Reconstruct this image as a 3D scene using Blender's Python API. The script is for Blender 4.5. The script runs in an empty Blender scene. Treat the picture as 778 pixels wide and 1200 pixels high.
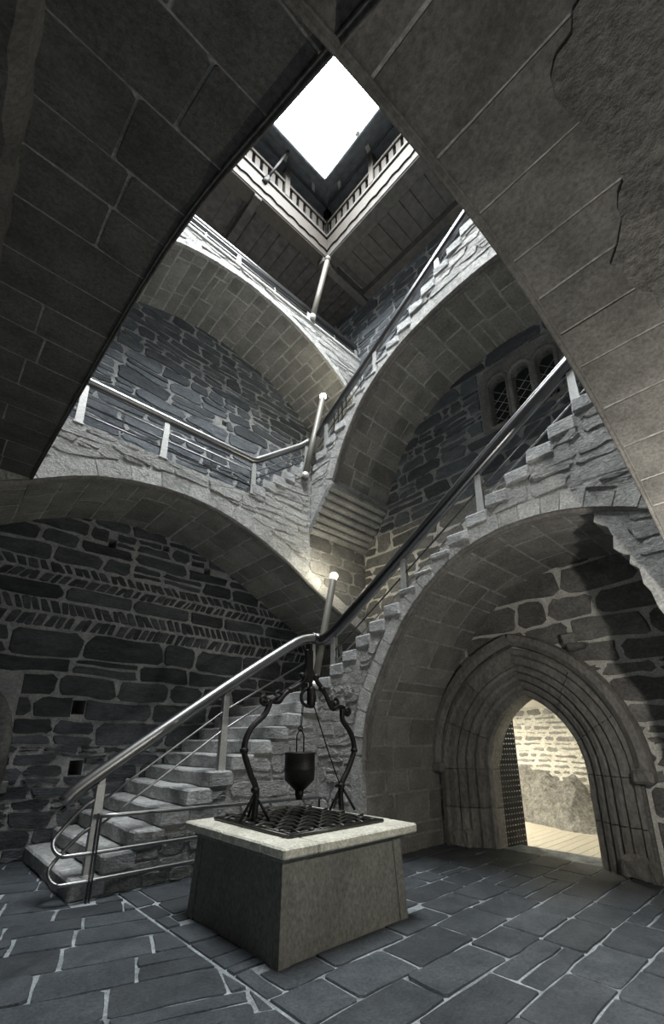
import bpy, bmesh, math, random
from mathutils import Vector, Matrix
from mathutils.geometry import tessellate_polygon

# ------------------------------------------------------------------ camera, world, light, exposure
scn = bpy.context.scene
COL = scn.collection
F_PX, PX, PY, HOR, TH, HC = 522.0, 389.0, 696.0, 867.0, math.radians(47.3), 1.6
pit = math.atan((HOR - PY) / F_PX)
fh = Vector((math.cos(TH), math.sin(TH), 0)); rt = Vector((math.sin(TH), -math.cos(TH), 0)); zz = Vector((0, 0, 1))
fwd = fh * math.cos(pit) + zz * math.sin(pit)
upv = -fh * math.sin(pit) + zz * math.cos(pit)
CAM = Vector((0, 0, HC))
cd = bpy.data.cameras.new('camera'); cam = bpy.data.objects.new('camera', cd); COL.objects.link(cam)
cd.sensor_fit = 'VERTICAL'; cd.sensor_height = 36; cd.lens = 36 * F_PX / 1200; cd.shift_y = (PY - 600) / 1200
cd.clip_start = 0.02
cam.matrix_world = Matrix(((rt.x, upv.x, -fwd.x, 0), (rt.y, upv.y, -fwd.y, 0), (rt.z, upv.z, -fwd.z, HC), (0, 0, 0, 1)))
scn.camera = cam
w = bpy.data.worlds.new('sky'); scn.world = w; w.use_nodes = True
bg = w.node_tree.nodes['Background']; bg.inputs[0].default_value = (0.94, 0.98, 1.0, 1); bg.inputs[1].default_value = 40.0
vs = scn.view_settings
vs.view_transform = 'Standard'; vs.look = 'None'; vs.exposure = 0.0; vs.gamma = 1.0; vs.use_curve_mapping = False
# guides the sampling of the sky through the opening in the roof (gives off no light itself)
pl = bpy.data.lights.new('sky_portal', 'AREA'); pl.shape = 'RECTANGLE'; pl.size = 3.7; pl.size_y = 4.2; pl.cycles.is_portal = True
po = bpy.data.objects.new('sky_portal', pl); COL.objects.link(po); po.location = (2.92, 3.33, 14.75)

# ------------------------------------------------------------------ dimensions
XB, YA = 6.85, 8.05            # wall faces
XS, YS = 4.95, 5.75            # court faces of the lower stairs
XU, YG = 5.20, 6.30            # court faces of the upper stair and of the galleries
XD, YC = 0.57, 0.60            # edges of the near vaults
R = random.Random(11)

def proj(P):
    d = P - CAM; wq = d.dot(fwd)
    if wq < 0.05: return None
    return PX + F_PX * d.dot(rt) / wq, PY - F_PX * d.dot(upv) / wq
def seen(P, m=70):
    q = proj(P)
    return q is not None and -m < q[0] < 778 + m and -m < q[1] < 1200 + m

# ------------------------------------------------------------------ materials
def nodes(m):
    nt = m.node_tree; return nt, nt.nodes, nt.links
MC = {}
def stone_mat(name, c1, c2, scale=3.0, bump=0.4, rough=0.9, var=0.35, stretch=1.0, fine=28.0, dist=0.03, spec=0.3, spots=0.0):
    if name in MC: return MC[name]
    m = bpy.data.materials.new(name); m.use_nodes = True
    nt, n, l = nodes(m); p = n['Principled BSDF']
    g = n.new('ShaderNodeNewGeometry'); mp = n.new('ShaderNodeMapping'); mp.inputs['Scale'].default_value = (1, 1, stretch)
    l.new(g.outputs['Position'], mp.inputs['Vector'])
    a = n.new('ShaderNodeTexNoise'); a.inputs['Scale'].default_value = scale; a.inputs['Detail'].default_value = 8; a.inputs['Roughness'].default_value = 0.65
    b = n.new('ShaderNodeTexNoise'); b.inputs['Scale'].default_value = fine; b.inputs['Detail'].default_value = 6; b.inputs['Roughness'].default_value = 0.7
    l.new(mp.outputs[0], a.inputs['Vector']); l.new(mp.outputs[0], b.inputs['Vector'])
    r = n.new('ShaderNodeValToRGB'); r.color_ramp.elements[0].position = 0.3; r.color_ramp.elements[1].position = 0.72
    r.color_ramp.elements[0].color = (*c1, 1); r.color_ramp.elements[1].color = (*c2, 1)
    l.new(a.outputs['Fac'], r.inputs[0])
    oi = n.new('ShaderNodeObjectInfo'); mr = n.new('ShaderNodeMapRange')
    mr.inputs['To Min'].default_value = 1 - var; mr.inputs['To Max'].default_value = 1 + var
    l.new(oi.outputs['Random'], mr.inputs['Value'])
    mb = n.new('ShaderNodeMapRange'); mb.inputs['From Min'].default_value = 0.3; mb.inputs['From Max'].default_value = 0.7
    mb.inputs['To Min'].default_value = 0.6; mb.inputs['To Max'].default_value = 1.4
    l.new(b.outputs['Fac'], mb.inputs['Value'])
    mm = n.new('ShaderNodeMath'); mm.operation = 'MULTIPLY'; l.new(mr.outputs[0], mm.inputs[0]); l.new(mb.outputs[0], mm.inputs[1])
    vm = n.new('ShaderNodeVectorMath'); vm.operation = 'SCALE'
    l.new(r.outputs[0], vm.inputs[0]); l.new(mm.outputs[0], vm.inputs['Scale'])
    l.new(vm.outputs[0], p.inputs['Base Color'])
    p.inputs['Roughness'].default_value = rough; p.inputs['Specular IOR Level'].default_value = spec
    ad = n.new('ShaderNodeMath'); ad.operation = 'MULTIPLY_ADD'; ad.inputs[1].default_value = 1.6
    l.new(a.outputs['Fac'], ad.inputs[0]); l.new(b.outputs['Fac'], ad.inputs[2])
    bp = n.new('ShaderNodeBump'); bp.inputs['Strength'].default_value = bump; bp.inputs['Distance'].default_value = dist
    l.new(ad.outputs[0], bp.inputs['Height']); l.new(bp.outputs[0], p.inputs['Normal'])
    MC[name] = m; return m
def plain(name, col, rough=0.5, metal=0.0, noise=0.15, bump=0.0, scale=20, emit=None, stretch=(1, 1, 1), spec=0.5):
    if name in MC: return MC[name]
    m = bpy.data.materials.new(name); m.use_nodes = True
    nt, n, l = nodes(m); p = n['Principled BSDF']
    p.inputs['Roughness'].default_value = rough; p.inputs['Metallic'].default_value = metal; p.inputs['Specular IOR Level'].default_value = spec
    g = n.new('ShaderNodeTexCoord'); mp = n.new('ShaderNodeMapping'); mp.inputs['Scale'].default_value = stretch
    l.new(g.outputs['Object'], mp.inputs['Vector'])
    a = n.new('ShaderNodeTexNoise'); a.inputs['Scale'].default_value = scale; a.inputs['Detail'].default_value = 6
    l.new(mp.outputs[0], a.inputs['Vector'])
    r = n.new('ShaderNodeValToRGB'); r.color_ramp.elements[0].position = 0.3; r.color_ramp.elements[1].position = 0.7
    r.color_ramp.elements[0].color = (*[c * (1 - noise) for c in col], 1); r.color_ramp.elements[1].color = (*[min(1, c * (1 + noise)) for c in col], 1)
    l.new(a.outputs['Fac'], r.inputs[0]); l.new(r.outputs[0], p.inputs['Base Color'])
    if bump:
        bp = n.new('ShaderNodeBump'); bp.inputs['Strength'].default_value = bump; bp.inputs['Distance'].default_value = 0.01
        l.new(a.outputs['Fac'], bp.inputs['Height']); l.new(bp.outputs[0], p.inputs['Normal'])
    if emit:
        p.inputs['Emission Color'].default_value = (*emit[0], 1); p.inputs['Emission Strength'].default_value = emit[1]
    MC[name] = m; return m

M_MORTAR = stone_mat('lime_mortar', (.30, .31, .32), (.54, .54, .53), 5, .9, .95, 0, 1, 30, .04)
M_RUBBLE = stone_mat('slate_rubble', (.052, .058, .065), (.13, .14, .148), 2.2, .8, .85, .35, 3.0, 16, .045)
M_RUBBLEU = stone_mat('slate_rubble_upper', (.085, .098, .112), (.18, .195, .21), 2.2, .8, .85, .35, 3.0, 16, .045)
M_WARMST = stone_mat('brown_grey_stone', (.145, .141, .133), (.29, .282, .266), 3, .7, .9, .30, 1.5, 22, .03)
M_ASHLAR = stone_mat('vault_ashlar', (.155, .149, .136), (.31, .297, .272), 2.5, .35, .9, .16, 1, 26, .02)
M_ASHMORT = stone_mat('vault_mortar', (.58, .56, .52), (.84, .82, .76), 6, .6, .95, 0, 1, 40, .02)
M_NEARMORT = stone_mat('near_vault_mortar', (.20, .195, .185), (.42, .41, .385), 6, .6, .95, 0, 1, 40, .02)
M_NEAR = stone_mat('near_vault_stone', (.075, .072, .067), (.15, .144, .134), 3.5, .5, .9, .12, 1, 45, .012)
M_PALE = stone_mat('pale_rough_stone', (.46, .46, .45), (.80, .79, .76), 4, 1.0, .95, .12, 2.2, 22, .10)
M_PALEMORT = stone_mat('pale_render', (.48, .48, .46), (.82, .81, .78), 5, 1.0, .95, 0, 1.5, 26, .10)
M_RING = stone_mat('pale_dressed_stone', (.40, .40, .385), (.70, .69, .66), 5, .9, .95, .14, 1.3, 30, .05)
M_CORB = stone_mat('corbel_stone', (.20, .20, .195), (.36, .355, .34), 3, .4, .9, .1, 1, 26, .02)
M_STEP = stone_mat('worn_step_stone', (.32, .33, .33), (.62, .62, .61), 4, .8, .9, .12, 1.8, 20, .04)
M_FLAG = stone_mat('floor_slate', (.036, .044, .052), (.095, .107, .118), 3.0, .8, .5, .28, 1, 48, .02, .5)
M_FJOINT = stone_mat('floor_joint', (.13, .15, .165), (.50, .54, .56), 4, .6, .9, 0, 1, 40, .02)
M_WELL = stone_mat('well_body_stone', (.16, .16, .142), (.26, .257, .228), 1.6, .25, .85, .05, .6, 40, .01)
M_SLAB = stone_mat('well_slab_stone', (.48, .47, .39), (.76, .74, .64), 4, .3, .85, .06, 1, 40, .01)
M_DOORST = stone_mat('doorway_stone', (.15, .143, .133), (.30, .287, .266), 2.2, .35, .9, .12, .5, 22, .02)
M_PLASTER = stone_mat('plaster_patch', (.115, .111, .104), (.225, .217, .205), 5, .9, .95, 0, 1, 26, .05)
M_ROOMST = stone_mat('room_stone', (.22, .21, .18), (.40, .38, .33), 4, .6, .9, .2, 1.5, 25, .03)
M_ROOMMORT = stone_mat('room_mortar', (.60, .57, .49), (.85, .82, .72), 5, .5, .95, 0, 1, 30, .03)
M_ROCK = stone_mat('bedrock', (.18, .17, .15), (.52, .50, .44), 7, 1.0, .95, 0, 1, 22, .08)
M_DARK = plain('cavity_shade_paint', (.012, .012, .012), .95, 0, .2)  # near-black colour that stands in for the shade inside openings
M_STEEL = plain('brushed_steel', (.36, .36, .355), .36, 1.0, .08, .05, 60)
M_RAILD = plain('dark_steel', (.14, .14, .145), .28, 1.0, .1, .03, 40)
M_POST = plain('galvanised_steel', (.62, .62, .60), .45, .6, .12, .1, 30)
M_IRON = plain('wrought_iron', (.025, .024, .023), .5, .7, .3, .35, 60)
M_LAMPP = plain('lamp_pole_paint', (.22, .21, .18), .5, .2, .06, 0, 10)
M_GLOW = plain('lamp_glow', (1, .95, .78), .4, 0, .02, 0, 5, ((1.0, .93, .66), 30))
M_WOOD = plain('pale_timber', (.060, .051, .041), .75, 0, .25, .3, 9, None, (1, 1, 6))
M_WOODD = plain('dark_timber', (.075, .068, .062), .85, 0, .4, .6, 7)
M_WOODM = plain('grey_timber', (.085, .078, .07), .85, 0, .3, .6, 7)
M_EAVE = plain('eaves_timber', (.11, .122, .132), .7, 0, .3, .4, 7)
M_PLANK = plain('room_floor_board', (.60, .55, .44), .42, 0, .12, .1, 8, None, (1, 8, 1))
M_GLASS = plain('leaded_glass', (.03, .034, .036), .15, 0, .3)
M_WHITE = plain('white_plaster', (.8, .78, .72), .9, 0, .05)

# ------------------------------------------------------------------ object helpers
def mesh_obj(name, verts, faces, mat, parent=None, smooth=False):
    me = bpy.data.meshes.new(name); me.from_pydata([tuple(v) for v in verts], [], faces); me.update()
    if smooth: me.polygons.foreach_set('use_smooth', [True] * len(me.polygons))
    me.materials.append(mat)
    o = bpy.data.objects.new(name, me); COL.objects.link(o)
    if parent: o.parent = parent
    return o
def bm_obj(name, bm, mat, parent=None, smooth=False):
    me = bpy.data.meshes.new(name); bmesh.ops.recalc_face_normals(bm, faces=bm.faces); bm.to_mesh(me); bm.free()
    if smooth: me.polygons.foreach_set('use_smooth', [True] * len(me.polygons))
    me.materials.append(mat)
    o = bpy.data.objects.new(name, me); COL.objects.link(o)
    if parent: o.parent = parent
    return o
def tag(o, label, cat, group=None):
    o['label'] = label; o['category'] = cat
    if group: o['group'] = group
    return o
def struct(o, label, cat):
    o['kind'] = 'structure'; o['label'] = label; o['category'] = cat; return o
def thing(name, label, cat, group=None, loc=(0, 0, 0)):
    o = bpy.data.objects.new(name, None); COL.objects.link(o); o.location = loc; o.empty_display_size = .2
    return tag(o, label, cat, group)
def box_bm(bm, x0, x1, y0, y1, z0, z1):
    r = bmesh.ops.create_cube(bm, size=1)
    for v in r['verts']:
        v.co = Vector((x0 + (v.co.x + .5) * (x1 - x0), y0 + (v.co.y + .5) * (y1 - y0), z0 + (v.co.z + .5) * (z1 - z0)))
    return r['verts']
def box(name, x0, x1, y0, y1, z0, z1, mat, parent=None, bev=0.0, seg=1):
    bm = bmesh.new(); box_bm(bm, x0, x1, y0, y1, z0, z1)
    if bev: bmesh.ops.bevel(bm, geom=bm.edges[:], offset=bev, segments=seg, affect='EDGES', profile=.5)
    return bm_obj(name, bm, mat, parent)
def rough_block(name, x0, x1, y0, y1, z0, z1, mat, parent, cuts=6, jit=.012, bev=.02):
    bm = bmesh.new(); box_bm(bm, x0, x1, y0, y1, z0, z1)
    ax = 0 if (x1 - x0) > (y1 - y0) else 1
    ed = [e for e in bm.edges if abs((e.verts[0].co - e.verts[1].co)[ax]) > .5 * ((x1 - x0), (y1 - y0))[ax]]
    bmesh.ops.subdivide_edges(bm, edges=ed, cuts=cuts, use_grid_fill=True)
    for v in bm.verts: v.co += Vector((R.uniform(-jit, jit), R.uniform(-jit, jit), R.uniform(-jit, jit) * .7))
    se = [e for e in bm.edges if len(e.link_faces) == 2 and e.calc_face_angle(0) > .8]
    bmesh.ops.bevel(bm, geom=se, offset=bev, segments=1, affect='EDGES')
    return bm_obj(name, bm, mat, parent)
def tube_data(pts, rad, n=10, closed=False, rads=None, flat=1.0):
    P = [Vector(p) for p in pts]; V = []; Fc = []
    m = len(P)
    prev = None
    for i, p in enumerate(P):
        if closed: t = P[(i + 1) % m] - P[i - 1]
        else: t = P[min(i + 1, m - 1)] - P[max(i - 1, 0)]
        t.normalize()
        ref = prev if prev is not None else (Vector((0, 0, 1)) if abs(t.z) < .9 else Vector((1, 0, 0)))
        a = ref - t * ref.dot(t)
        if a.length < 1e-4: a = Vector((1, 0, 0)) - t * t.x
        a.normalize(); b = t.cross(a); prev = a
        r = rads[i] if rads else rad
        for k in range(n):
            q = 2 * math.pi * k / n
            V.append(p + a * math.cos(q) * r + b * math.sin(q) * r * flat)
    for i in range(m if closed else m - 1):
        j = (i + 1) % m
        for k in range(n):
            k2 = (k + 1) % n
            Fc.append((i * n + k, i * n + k2, j * n + k2, j * n + k))
    if not closed:
        Fc.append(tuple(range(n - 1, -1, -1))); Fc.append(tuple((m - 1) * n + k for k in range(n)))
    return V, Fc
def tube(name, pts, rad, mat, parent=None, n=10, closed=False, rads=None, flat=1.0):
    V, Fc = tube_data(pts, rad, n, closed, rads, flat)
    return mesh_obj(name, V, Fc, mat, parent, True)
def lathe(name, prof, cx, cy, mat, parent=None, n=20):
    V = []; Fc = []
    for r, z in prof:
        for k in range(n):
            q = 2 * math.pi * k / n; V.append((cx + r * math.cos(q), cy + r * math.sin(q), z))
    for i in range(len(prof) - 1):
        for k in range(n): Fc.append((i * n + k, i * n + (k + 1) % n, (i + 1) * n + (k + 1) % n, (i + 1) * n + k))
    Fc.append(tuple(range(n - 1, -1, -1))); Fc.append(tuple((len(prof) - 1) * n + k for k in range(n)))
    return mesh_obj(name, V, Fc, mat, parent, True)
def catmull(pts, sub=8):
    P = [Vector(p) for p in pts]; out = []
    for i in range(len(P) - 1):
        p0 = P[i - 1] if i else P[0] * 2 - P[1]; p1 = P[i]; p2 = P[i + 1]; p3 = P[i + 2] if i + 2 < len(P) else P[-1] * 2 - P[-2]
        for k in range(sub):
            t = k / sub
            out.append(.5 * ((2 * p1) + (p2 - p0) * t + (2 * p0 - 5 * p1 + 4 * p2 - p3) * t * t + (3 * p1 - p0 - 3 * p2 + p3) * t ** 3))
    out.append(P[-1]); return out

# ------------------------------------------------------------------ stone laying
def courses(u0, u1, v0, v1, hr, wr, gap, jit, wav=.02, split=.12, ch=.06):
    """courses of irregular stones between two levels, as polygons of (u, v)"""
    out = []; v = v0; ph = [R.uniform(0, 6.28) for _ in range(4)]; k = 0
    def wv(u, i): return wav * (math.sin(u * 1.7 + ph[i % 4] + i) + .6 * math.sin(u * 4.1 + ph[(i + 1) % 4] * 2 + i))
    rough = jit > .011
    while v < v1 - hr[0] * .5:
        h = R.uniform(*hr)
        if v + h > v1 - hr[0] * .6: h = v1 - v
        u = u0; first = True
        while u < u1 - .001:
            wd = R.uniform(*wr) * (1.25 if h > .6 * (hr[0] + hr[1]) else 1)
            if first: wd *= R.uniform(.4, 1); first = False
            a, b = u, min(u + wd, u1)
            if u1 - b < wr[0] * .45: b = u1
            u = b
            rr = R.random()
            if rr < split and h > .16: f = R.uniform(.35, .65); cells = [(0, 1, 0, f), (0, 1, f, 1)]
            elif rough and rr < split * 1.6 and b - a > .4: f = R.uniform(.4, .6); g2 = R.uniform(.35, .6); cells = [(0, f, 0, 1), (f, 1, 0, g2), (f, 1, g2, 1)]
            else: cells = [(0, 1, 0, 1)]
            for e0, e1, c0, c1 in cells:
                def lo(x): return v + wv(x, k) + (h + wv(x, k + 1) - wv(x, k)) * c0
                def hi(x): return v + wv(x, k) + (h + wv(x, k + 1) - wv(x, k)) * c1
                g = gap * (.5 if rough else .36); A, B = a + (b - a) * e0 + g, a + (b - a) * e1 - g
                if B - A < .03: continue
                hh = h * (c1 - c0); c = lambda: min((B - A) * .25, hh * .3, .22 * hh * ch / .06) * R.uniform(.25, 1.3)
                J = lambda: R.uniform(-jit, jit)
                tq = jit * (1.4 if jit > .016 else .5); sl, sr = R.uniform(-1, 1) * tq, R.uniform(-1, 1) * tq
                m = 3 if rough and B - A > .3 else 2 if rough else 1
                c1_, c2_, c3_, c4_ = c(), c(), c(), c()
                P = [(A + c1_, lo(A + c1_) + g)]
                for q in range(m): x = A + (B - A) * (q + 1) / (m + 1); P.append((x + J(), lo(x) + g + J() * .8))
                P += [(B - c2_, lo(B) + g), (B + sr, lo(B) + g + c2_)]
                if rough: P.append((B + J() * .8, (lo(B) + hi(B)) / 2 + J()))
                P += [(B - sr, hi(B) - g - c3_), (B - c3_, hi(B) - g)]
                for q in range(m): x = B - (B - A) * (q + 1) / (m + 1); P.append((x + J(), hi(x) - g + J() * .8))
                P += [(A + c4_, hi(A) - g), (A - sl, hi(A) - g - c4_)]
                if rough: P.append((A + J() * .8, (lo(A) + hi(A)) / 2 + J()))
                P.append((A + sl, lo(A) + g + c1_))
                out.append(P)
        v += h; k += 1
    return out
def area(P):
    return .5 * sum(P[i][0] * P[(i + 1) % len(P)][1] - P[(i + 1) % len(P)][0] * P[i][1] for i in range(len(P)))
def clip(P, nx, ny, c):
    """keep the side where nx*u + ny*v >= c"""
    out = []
    for i in range(len(P)):
        a, b = P[i], P[(i + 1) % len(P)]; da, db = nx * a[0] + ny * a[1] - c, nx * b[0] + ny * b[1] - c
        if da >= 0: out.append(a)
        if (da >= 0) != (db >= 0):
            t = da / (da - db); out.append((a[0] + (b[0] - a[0]) * t, a[1] + (b[1] - a[1]) * t))
    return out
def cut_rect(P, r):
    """trim a polygon so that it stays off the rectangle r = (u0, u1, v0, v1)"""
    us = [p[0] for p in P]; vs_ = [p[1] for p in P]
    if max(us) <= r[0] or min(us) >= r[1] or max(vs_) <= r[2] or min(vs_) >= r[3]: return P
    c = [clip(P, -1, 0, -r[0]), clip(P, 1, 0, r[1]), clip(P, 0, -1, -r[2]), clip(P, 0, 1, r[3])]
    c = [x for x in c if len(x) > 2]
    return max(c, key=lambda x: abs(area(x))) if c else []

class Stones:
    """collects the stones of one owner; the 300 that show largest become objects, the rest one joined part"""
    def __init__(self, parent, name='stone', limit=295): self.p = parent; self.name = name; self.L = []; self.limit = limit
    def add(self, P, mp, mat, h=.02, bev=.012, hj=.012, back=.03, name=None, always=False):
        if len(P) < 3: return
        A = area(P)
        if abs(A) < .002: return
        if A < 0: P = P[::-1]
        cu = sum(p[0] for p in P) / len(P); cv = sum(p[1] for p in P) / len(P)
        c = mp(cu, cv, 0)
        if not always and not (seen(c) or any(seen(mp(p[0], p[1], 0), 40) for p in P[::3])): return
        n = len(P); hh = h + R.uniform(-hj, hj)
        tl = min(.02, h * .7); tu, tv = R.uniform(-tl, tl), R.uniform(-tl, tl)
        V = [mp(u, v, -min(back, .012)) for u, v in P]
        sz = max(math.sqrt(abs(A)), .02); k = max(.6, 1 - 1.6 * bev / sz)
        for u, v in P:
            q = hh + tu * (u - cu) / sz + tv * (v - cv) / sz + R.uniform(-.25, .25) * bev
            V.append(mp(cu + (u - cu) * k, cv + (v - cv) * k, max(q, .002)))
        Fc = []
        for i in range(n): j = (i + 1) % n; Fc.append((i, j, n + j, n + i))
        Fc.append(tuple(range(n, 2 * n)))
        q = proj(c); dist = (c - CAM).length
        self.L.append((abs(A) / dist ** 2, V, Fc, mat, name or self.name))
    def flush(self):
        self.L.sort(key=lambda t: -t[0])
        by = {}
        for i, (s, V, Fc, mat, nm) in enumerate(self.L):
            if i < self.limit: mesh_obj(nm, V, Fc, mat, self.p)
            else: by.setdefault(mat.name, []).append((V, Fc, mat))
        for nm, L in by.items():
            VV = []; FF = []
            for V, Fc, mat in L:
                o = len(VV); VV += V; FF += [tuple(i + o for i in f) for f in Fc]
            o = mesh_obj('small_stones', VV, FF, L[0][2], self.p); o['kind'] = 'stuff'

def plane_mesh(name, outline, holes, mp, depth, mat, parent=None, back=True):
    """flat wall with real cavities: outline and holes are lists of (u, v), holes go in by depth"""
    loops = [[Vector((u, v, 0)) for u, v in outline]] + [[Vector((u, v, 0)) for u, v in h] for h in holes]
    flat = [p for L in loops for p in L]
    V = [mp(p.x, p.y, 0) for p in flat]; Fc = [tuple(t) for t in tessellate_polygon(loops)]
    # consistent winding
    o2 = []
    for t in Fc:
        a = area([(flat[i].x, flat[i].y) for i in t]); o2.append(t if a > 0 else t[::-1])
    Fc = o2
    for h in holes:
        b = len(V); n = len(h)
        V += [mp(u, v, 0) for u, v in h] + [mp(u, v, -depth) for u, v in h]
        for i in range(n): j = (i + 1) % n; Fc.append((b + i, b + j, b + n + j, b + n + i))
        if back: Fc.append(tuple(b + n + i for i in range(n)))
    return mesh_obj(name, V, Fc, mat, parent)
def prism(name, outline, mp, depth, mat, parent=None):
    """solid: outline in (u, v) at d = 0, pushed back by depth"""
    n = len(outline); L = [Vector((u, v, 0)) for u, v in outline]
    T = [tuple(t) for t in tessellate_polygon([L])]
    V = [mp(u, v, 0) for u, v in outline] + [mp(u, v, -depth) for u, v in outline]
    Fc = []
    for t in T: Fc.append(t); Fc.append(tuple(i + n for i in t[::-1]))
    for i in range(n): j = (i + 1) % n; Fc.append((i, j, n + j, n + i))
    bm = bmesh.new(); vs_ = [bm.verts.new(v) for v in V]
    for f in Fc:
        try: bm.faces.new([vs_[i] for i in f])
        except ValueError: pass
    return bm_obj(name, bm, mat, parent)

class Curve2:
    """arch line in its face plane, arc-length parameter; n points into the opening"""
    def __init__(self, pts, sub=10, flip=False):
        P = catmull([Vector((a, z, 0)) for a, z in pts], sub); self.P = [(p.x, p.y) for p in P]
        self.S = [0]
        for i in range(1, len(self.P)): self.S.append(self.S[-1] + math.dist(self.P[i], self.P[i - 1]))
        self.len = self.S[-1]
    def at(self, s):
        s = min(max(s, 0), self.len - 1e-6); lo, hi = 0, len(self.S) - 1
        while hi - lo > 1:
            m = (lo + hi) // 2
            if self.S[m] <= s: lo = m
            else: hi = m
        t = (s - self.S[lo]) / max(self.S[hi] - self.S[lo], 1e-9); a, b = self.P[lo], self.P[hi]
        tx, tz = b[0] - a[0], b[1] - a[1]; q = math.hypot(tx, tz) or 1
        nx, nz = tz / q, -tx / q
        return a[0] + tx * t, a[1] + tz * t, nx, nz
    def setn(self, inside):
        x, z, nx, nz = self.at(self.len / 2); self.sg = 1 if (inside[0] - x) * nx + (inside[1] - z) * nz > 0 else -1
    def off(self, s, d):
        x, z, nx, nz = self.at(s); return x + nx * d * self.sg, z + nz * d * self.sg
    def dist(self, a, z):
        """signed distance, positive outside the opening (in the masonry)"""
        best = 1e9; bi = 0
        for i, (x, y) in enumerate(self.P):
            q = (x - a) ** 2 + (y - z) ** 2
            if q < best: best = q; bi = i
        x, y, nx, nz = self.at(self.S[bi])
        return -((a - x) * nx + (z - y) * nz) * self.sg, bi

def soffit(st, cv, mapf, depth, mat, hr=(.28, .42), wr=(.45, 1.1), s0=0, s1=None, gap=.02, d0=0.06, h=.004, jit=.006, always=False):
    """vault stones: courses follow the axis, u = along the axis, v = along the arch"""
    for P in courses(d0, depth, s0, cv.len if s1 is None else s1, hr, wr, gap, jit, .004, .05, .012):
        st.add(P, mapf, mat, h, .004, .002, .02, None, always)
def ring(st, cv, mapface, mat, t=.26, wid=(.22, .42), s0=0, s1=None, h=.01):
    s = s0; e = cv.len if s1 is None else s1
    while s < e - .1:
        w_ = min(R.uniform(*wid), e - s); g = .003; tt = t * R.uniform(.88, 1.15)
        Q = []
        for ss, r in ((s + g, 0.0), (s + w_ - g, 0.0), (s + w_ - g, tt * .5), (s + w_ - g, tt), (s + w_ / 2, tt * R.uniform(.98, 1.1)), (s + g, tt), (s + g, tt * .5)):
            Q.append(cv.off(ss, -r))
        st.add(Q, mapface, mat, h * .6, .004, .003, .03, 'arch_stone'); s += w_
def fill_face(st, cv, mapface, polys, topf, mat, ringt, h=.012, mats=None, extra=None):
    for P in polys:
        Q = []
        if cv is not None:
            ca_, cz_ = sum(p[0] for p in P) / len(P), sum(p[1] for p in P) / len(P)
            if cv.dist(ca_, cz_)[0] < -.02 or (cz_ < max(cv.P[0][1], cv.P[-1][1]) and min(cv.P[0][0], cv.P[-1][0]) < ca_ < max(cv.P[0][0], cv.P[-1][0])): continue
        for a, z in P:
            if cv is not None:
                d, bi = cv.dist(a, z); m_ = ringt + .02
                if d < m_:
                    x, y, nx, nz = cv.at(cv.S[bi]); a, z = a - nx * cv.sg * (m_ - d), z - nz * cv.sg * (m_ - d)
            z = min(z, topf(a) - .02); Q.append((a, z))
        A0, A1 = abs(area(P)), abs(area(Q))
        if A1 < .25 * A0 or A1 < .006: continue
        if extra:
            Q = extra(Q)
            if len(Q) < 3 or abs(area(Q)) < .005: continue
        st.add(Q, mapface, mats() if mats else mat, h, .012, .01, .04)
def moulding(name, cv, map3, mat, parent, inset=.07, rad=.028, s0=0, s1=None, sides=6):
    """roll moulding that runs along the edge of an arch; map3(a, z, w)"""
    e = cv.len if s1 is None else s1; n = max(8, int((e - s0) / .15)); V = []; Fc = []
    prof = [(inset - rad * 1.3, .0), (inset - rad, rad * .9), (inset, rad * 1.25), (inset + rad, rad * .9), (inset + rad * 1.3, .0), (inset + rad * 2.0, .0), (inset + rad * 2.4, rad * .7), (inset + rad * 3.2, rad * .7), (inset + rad * 3.6, 0.0)]
    k = len(prof)
    for i in range(n + 1):
        s = s0 + (e - s0) * i / n
        for w_, d in prof:
            a, z = cv.off(s, d + .012); V.append(map3(a, z, w_))
    for i in range(n):
        for j in range(k - 1): Fc.append((i * k + j, i * k + j + 1, (i + 1) * k + j + 1, (i + 1) * k + j))
    return mesh_obj(name, V, Fc, mat, parent, True)

# face and vault mappings ------------------------------------------------
def mapWA(u, v, d): return Vector((u, YA - d, v))
def mapWB(u, v, d): return Vector((XB - d, u, v))
def faceA(y): return lambda u, v, d: Vector((u, y - d, v))
def faceB(x): return lambda u, v, d: Vector((x - d, u, v))
def soffA(cv, y): return lambda w_, s, d: (lambda q: Vector((q[0], y + w_, q[1])))(cv.off(s, d))
def soffB(cv, x): return lambda w_, s, d: (lambda q: Vector((x + w_, q[0], q[1])))(cv.off(s, d))
def soffC(cv, y): return lambda w_, s, d: (lambda q: Vector((q[0], y - w_, q[1])))(cv.off(s, d))
def soffD(cv, x): return lambda w_, s, d: (lambda q: Vector((x - w_, q[0], q[1])))(cv.off(s, d))

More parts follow.
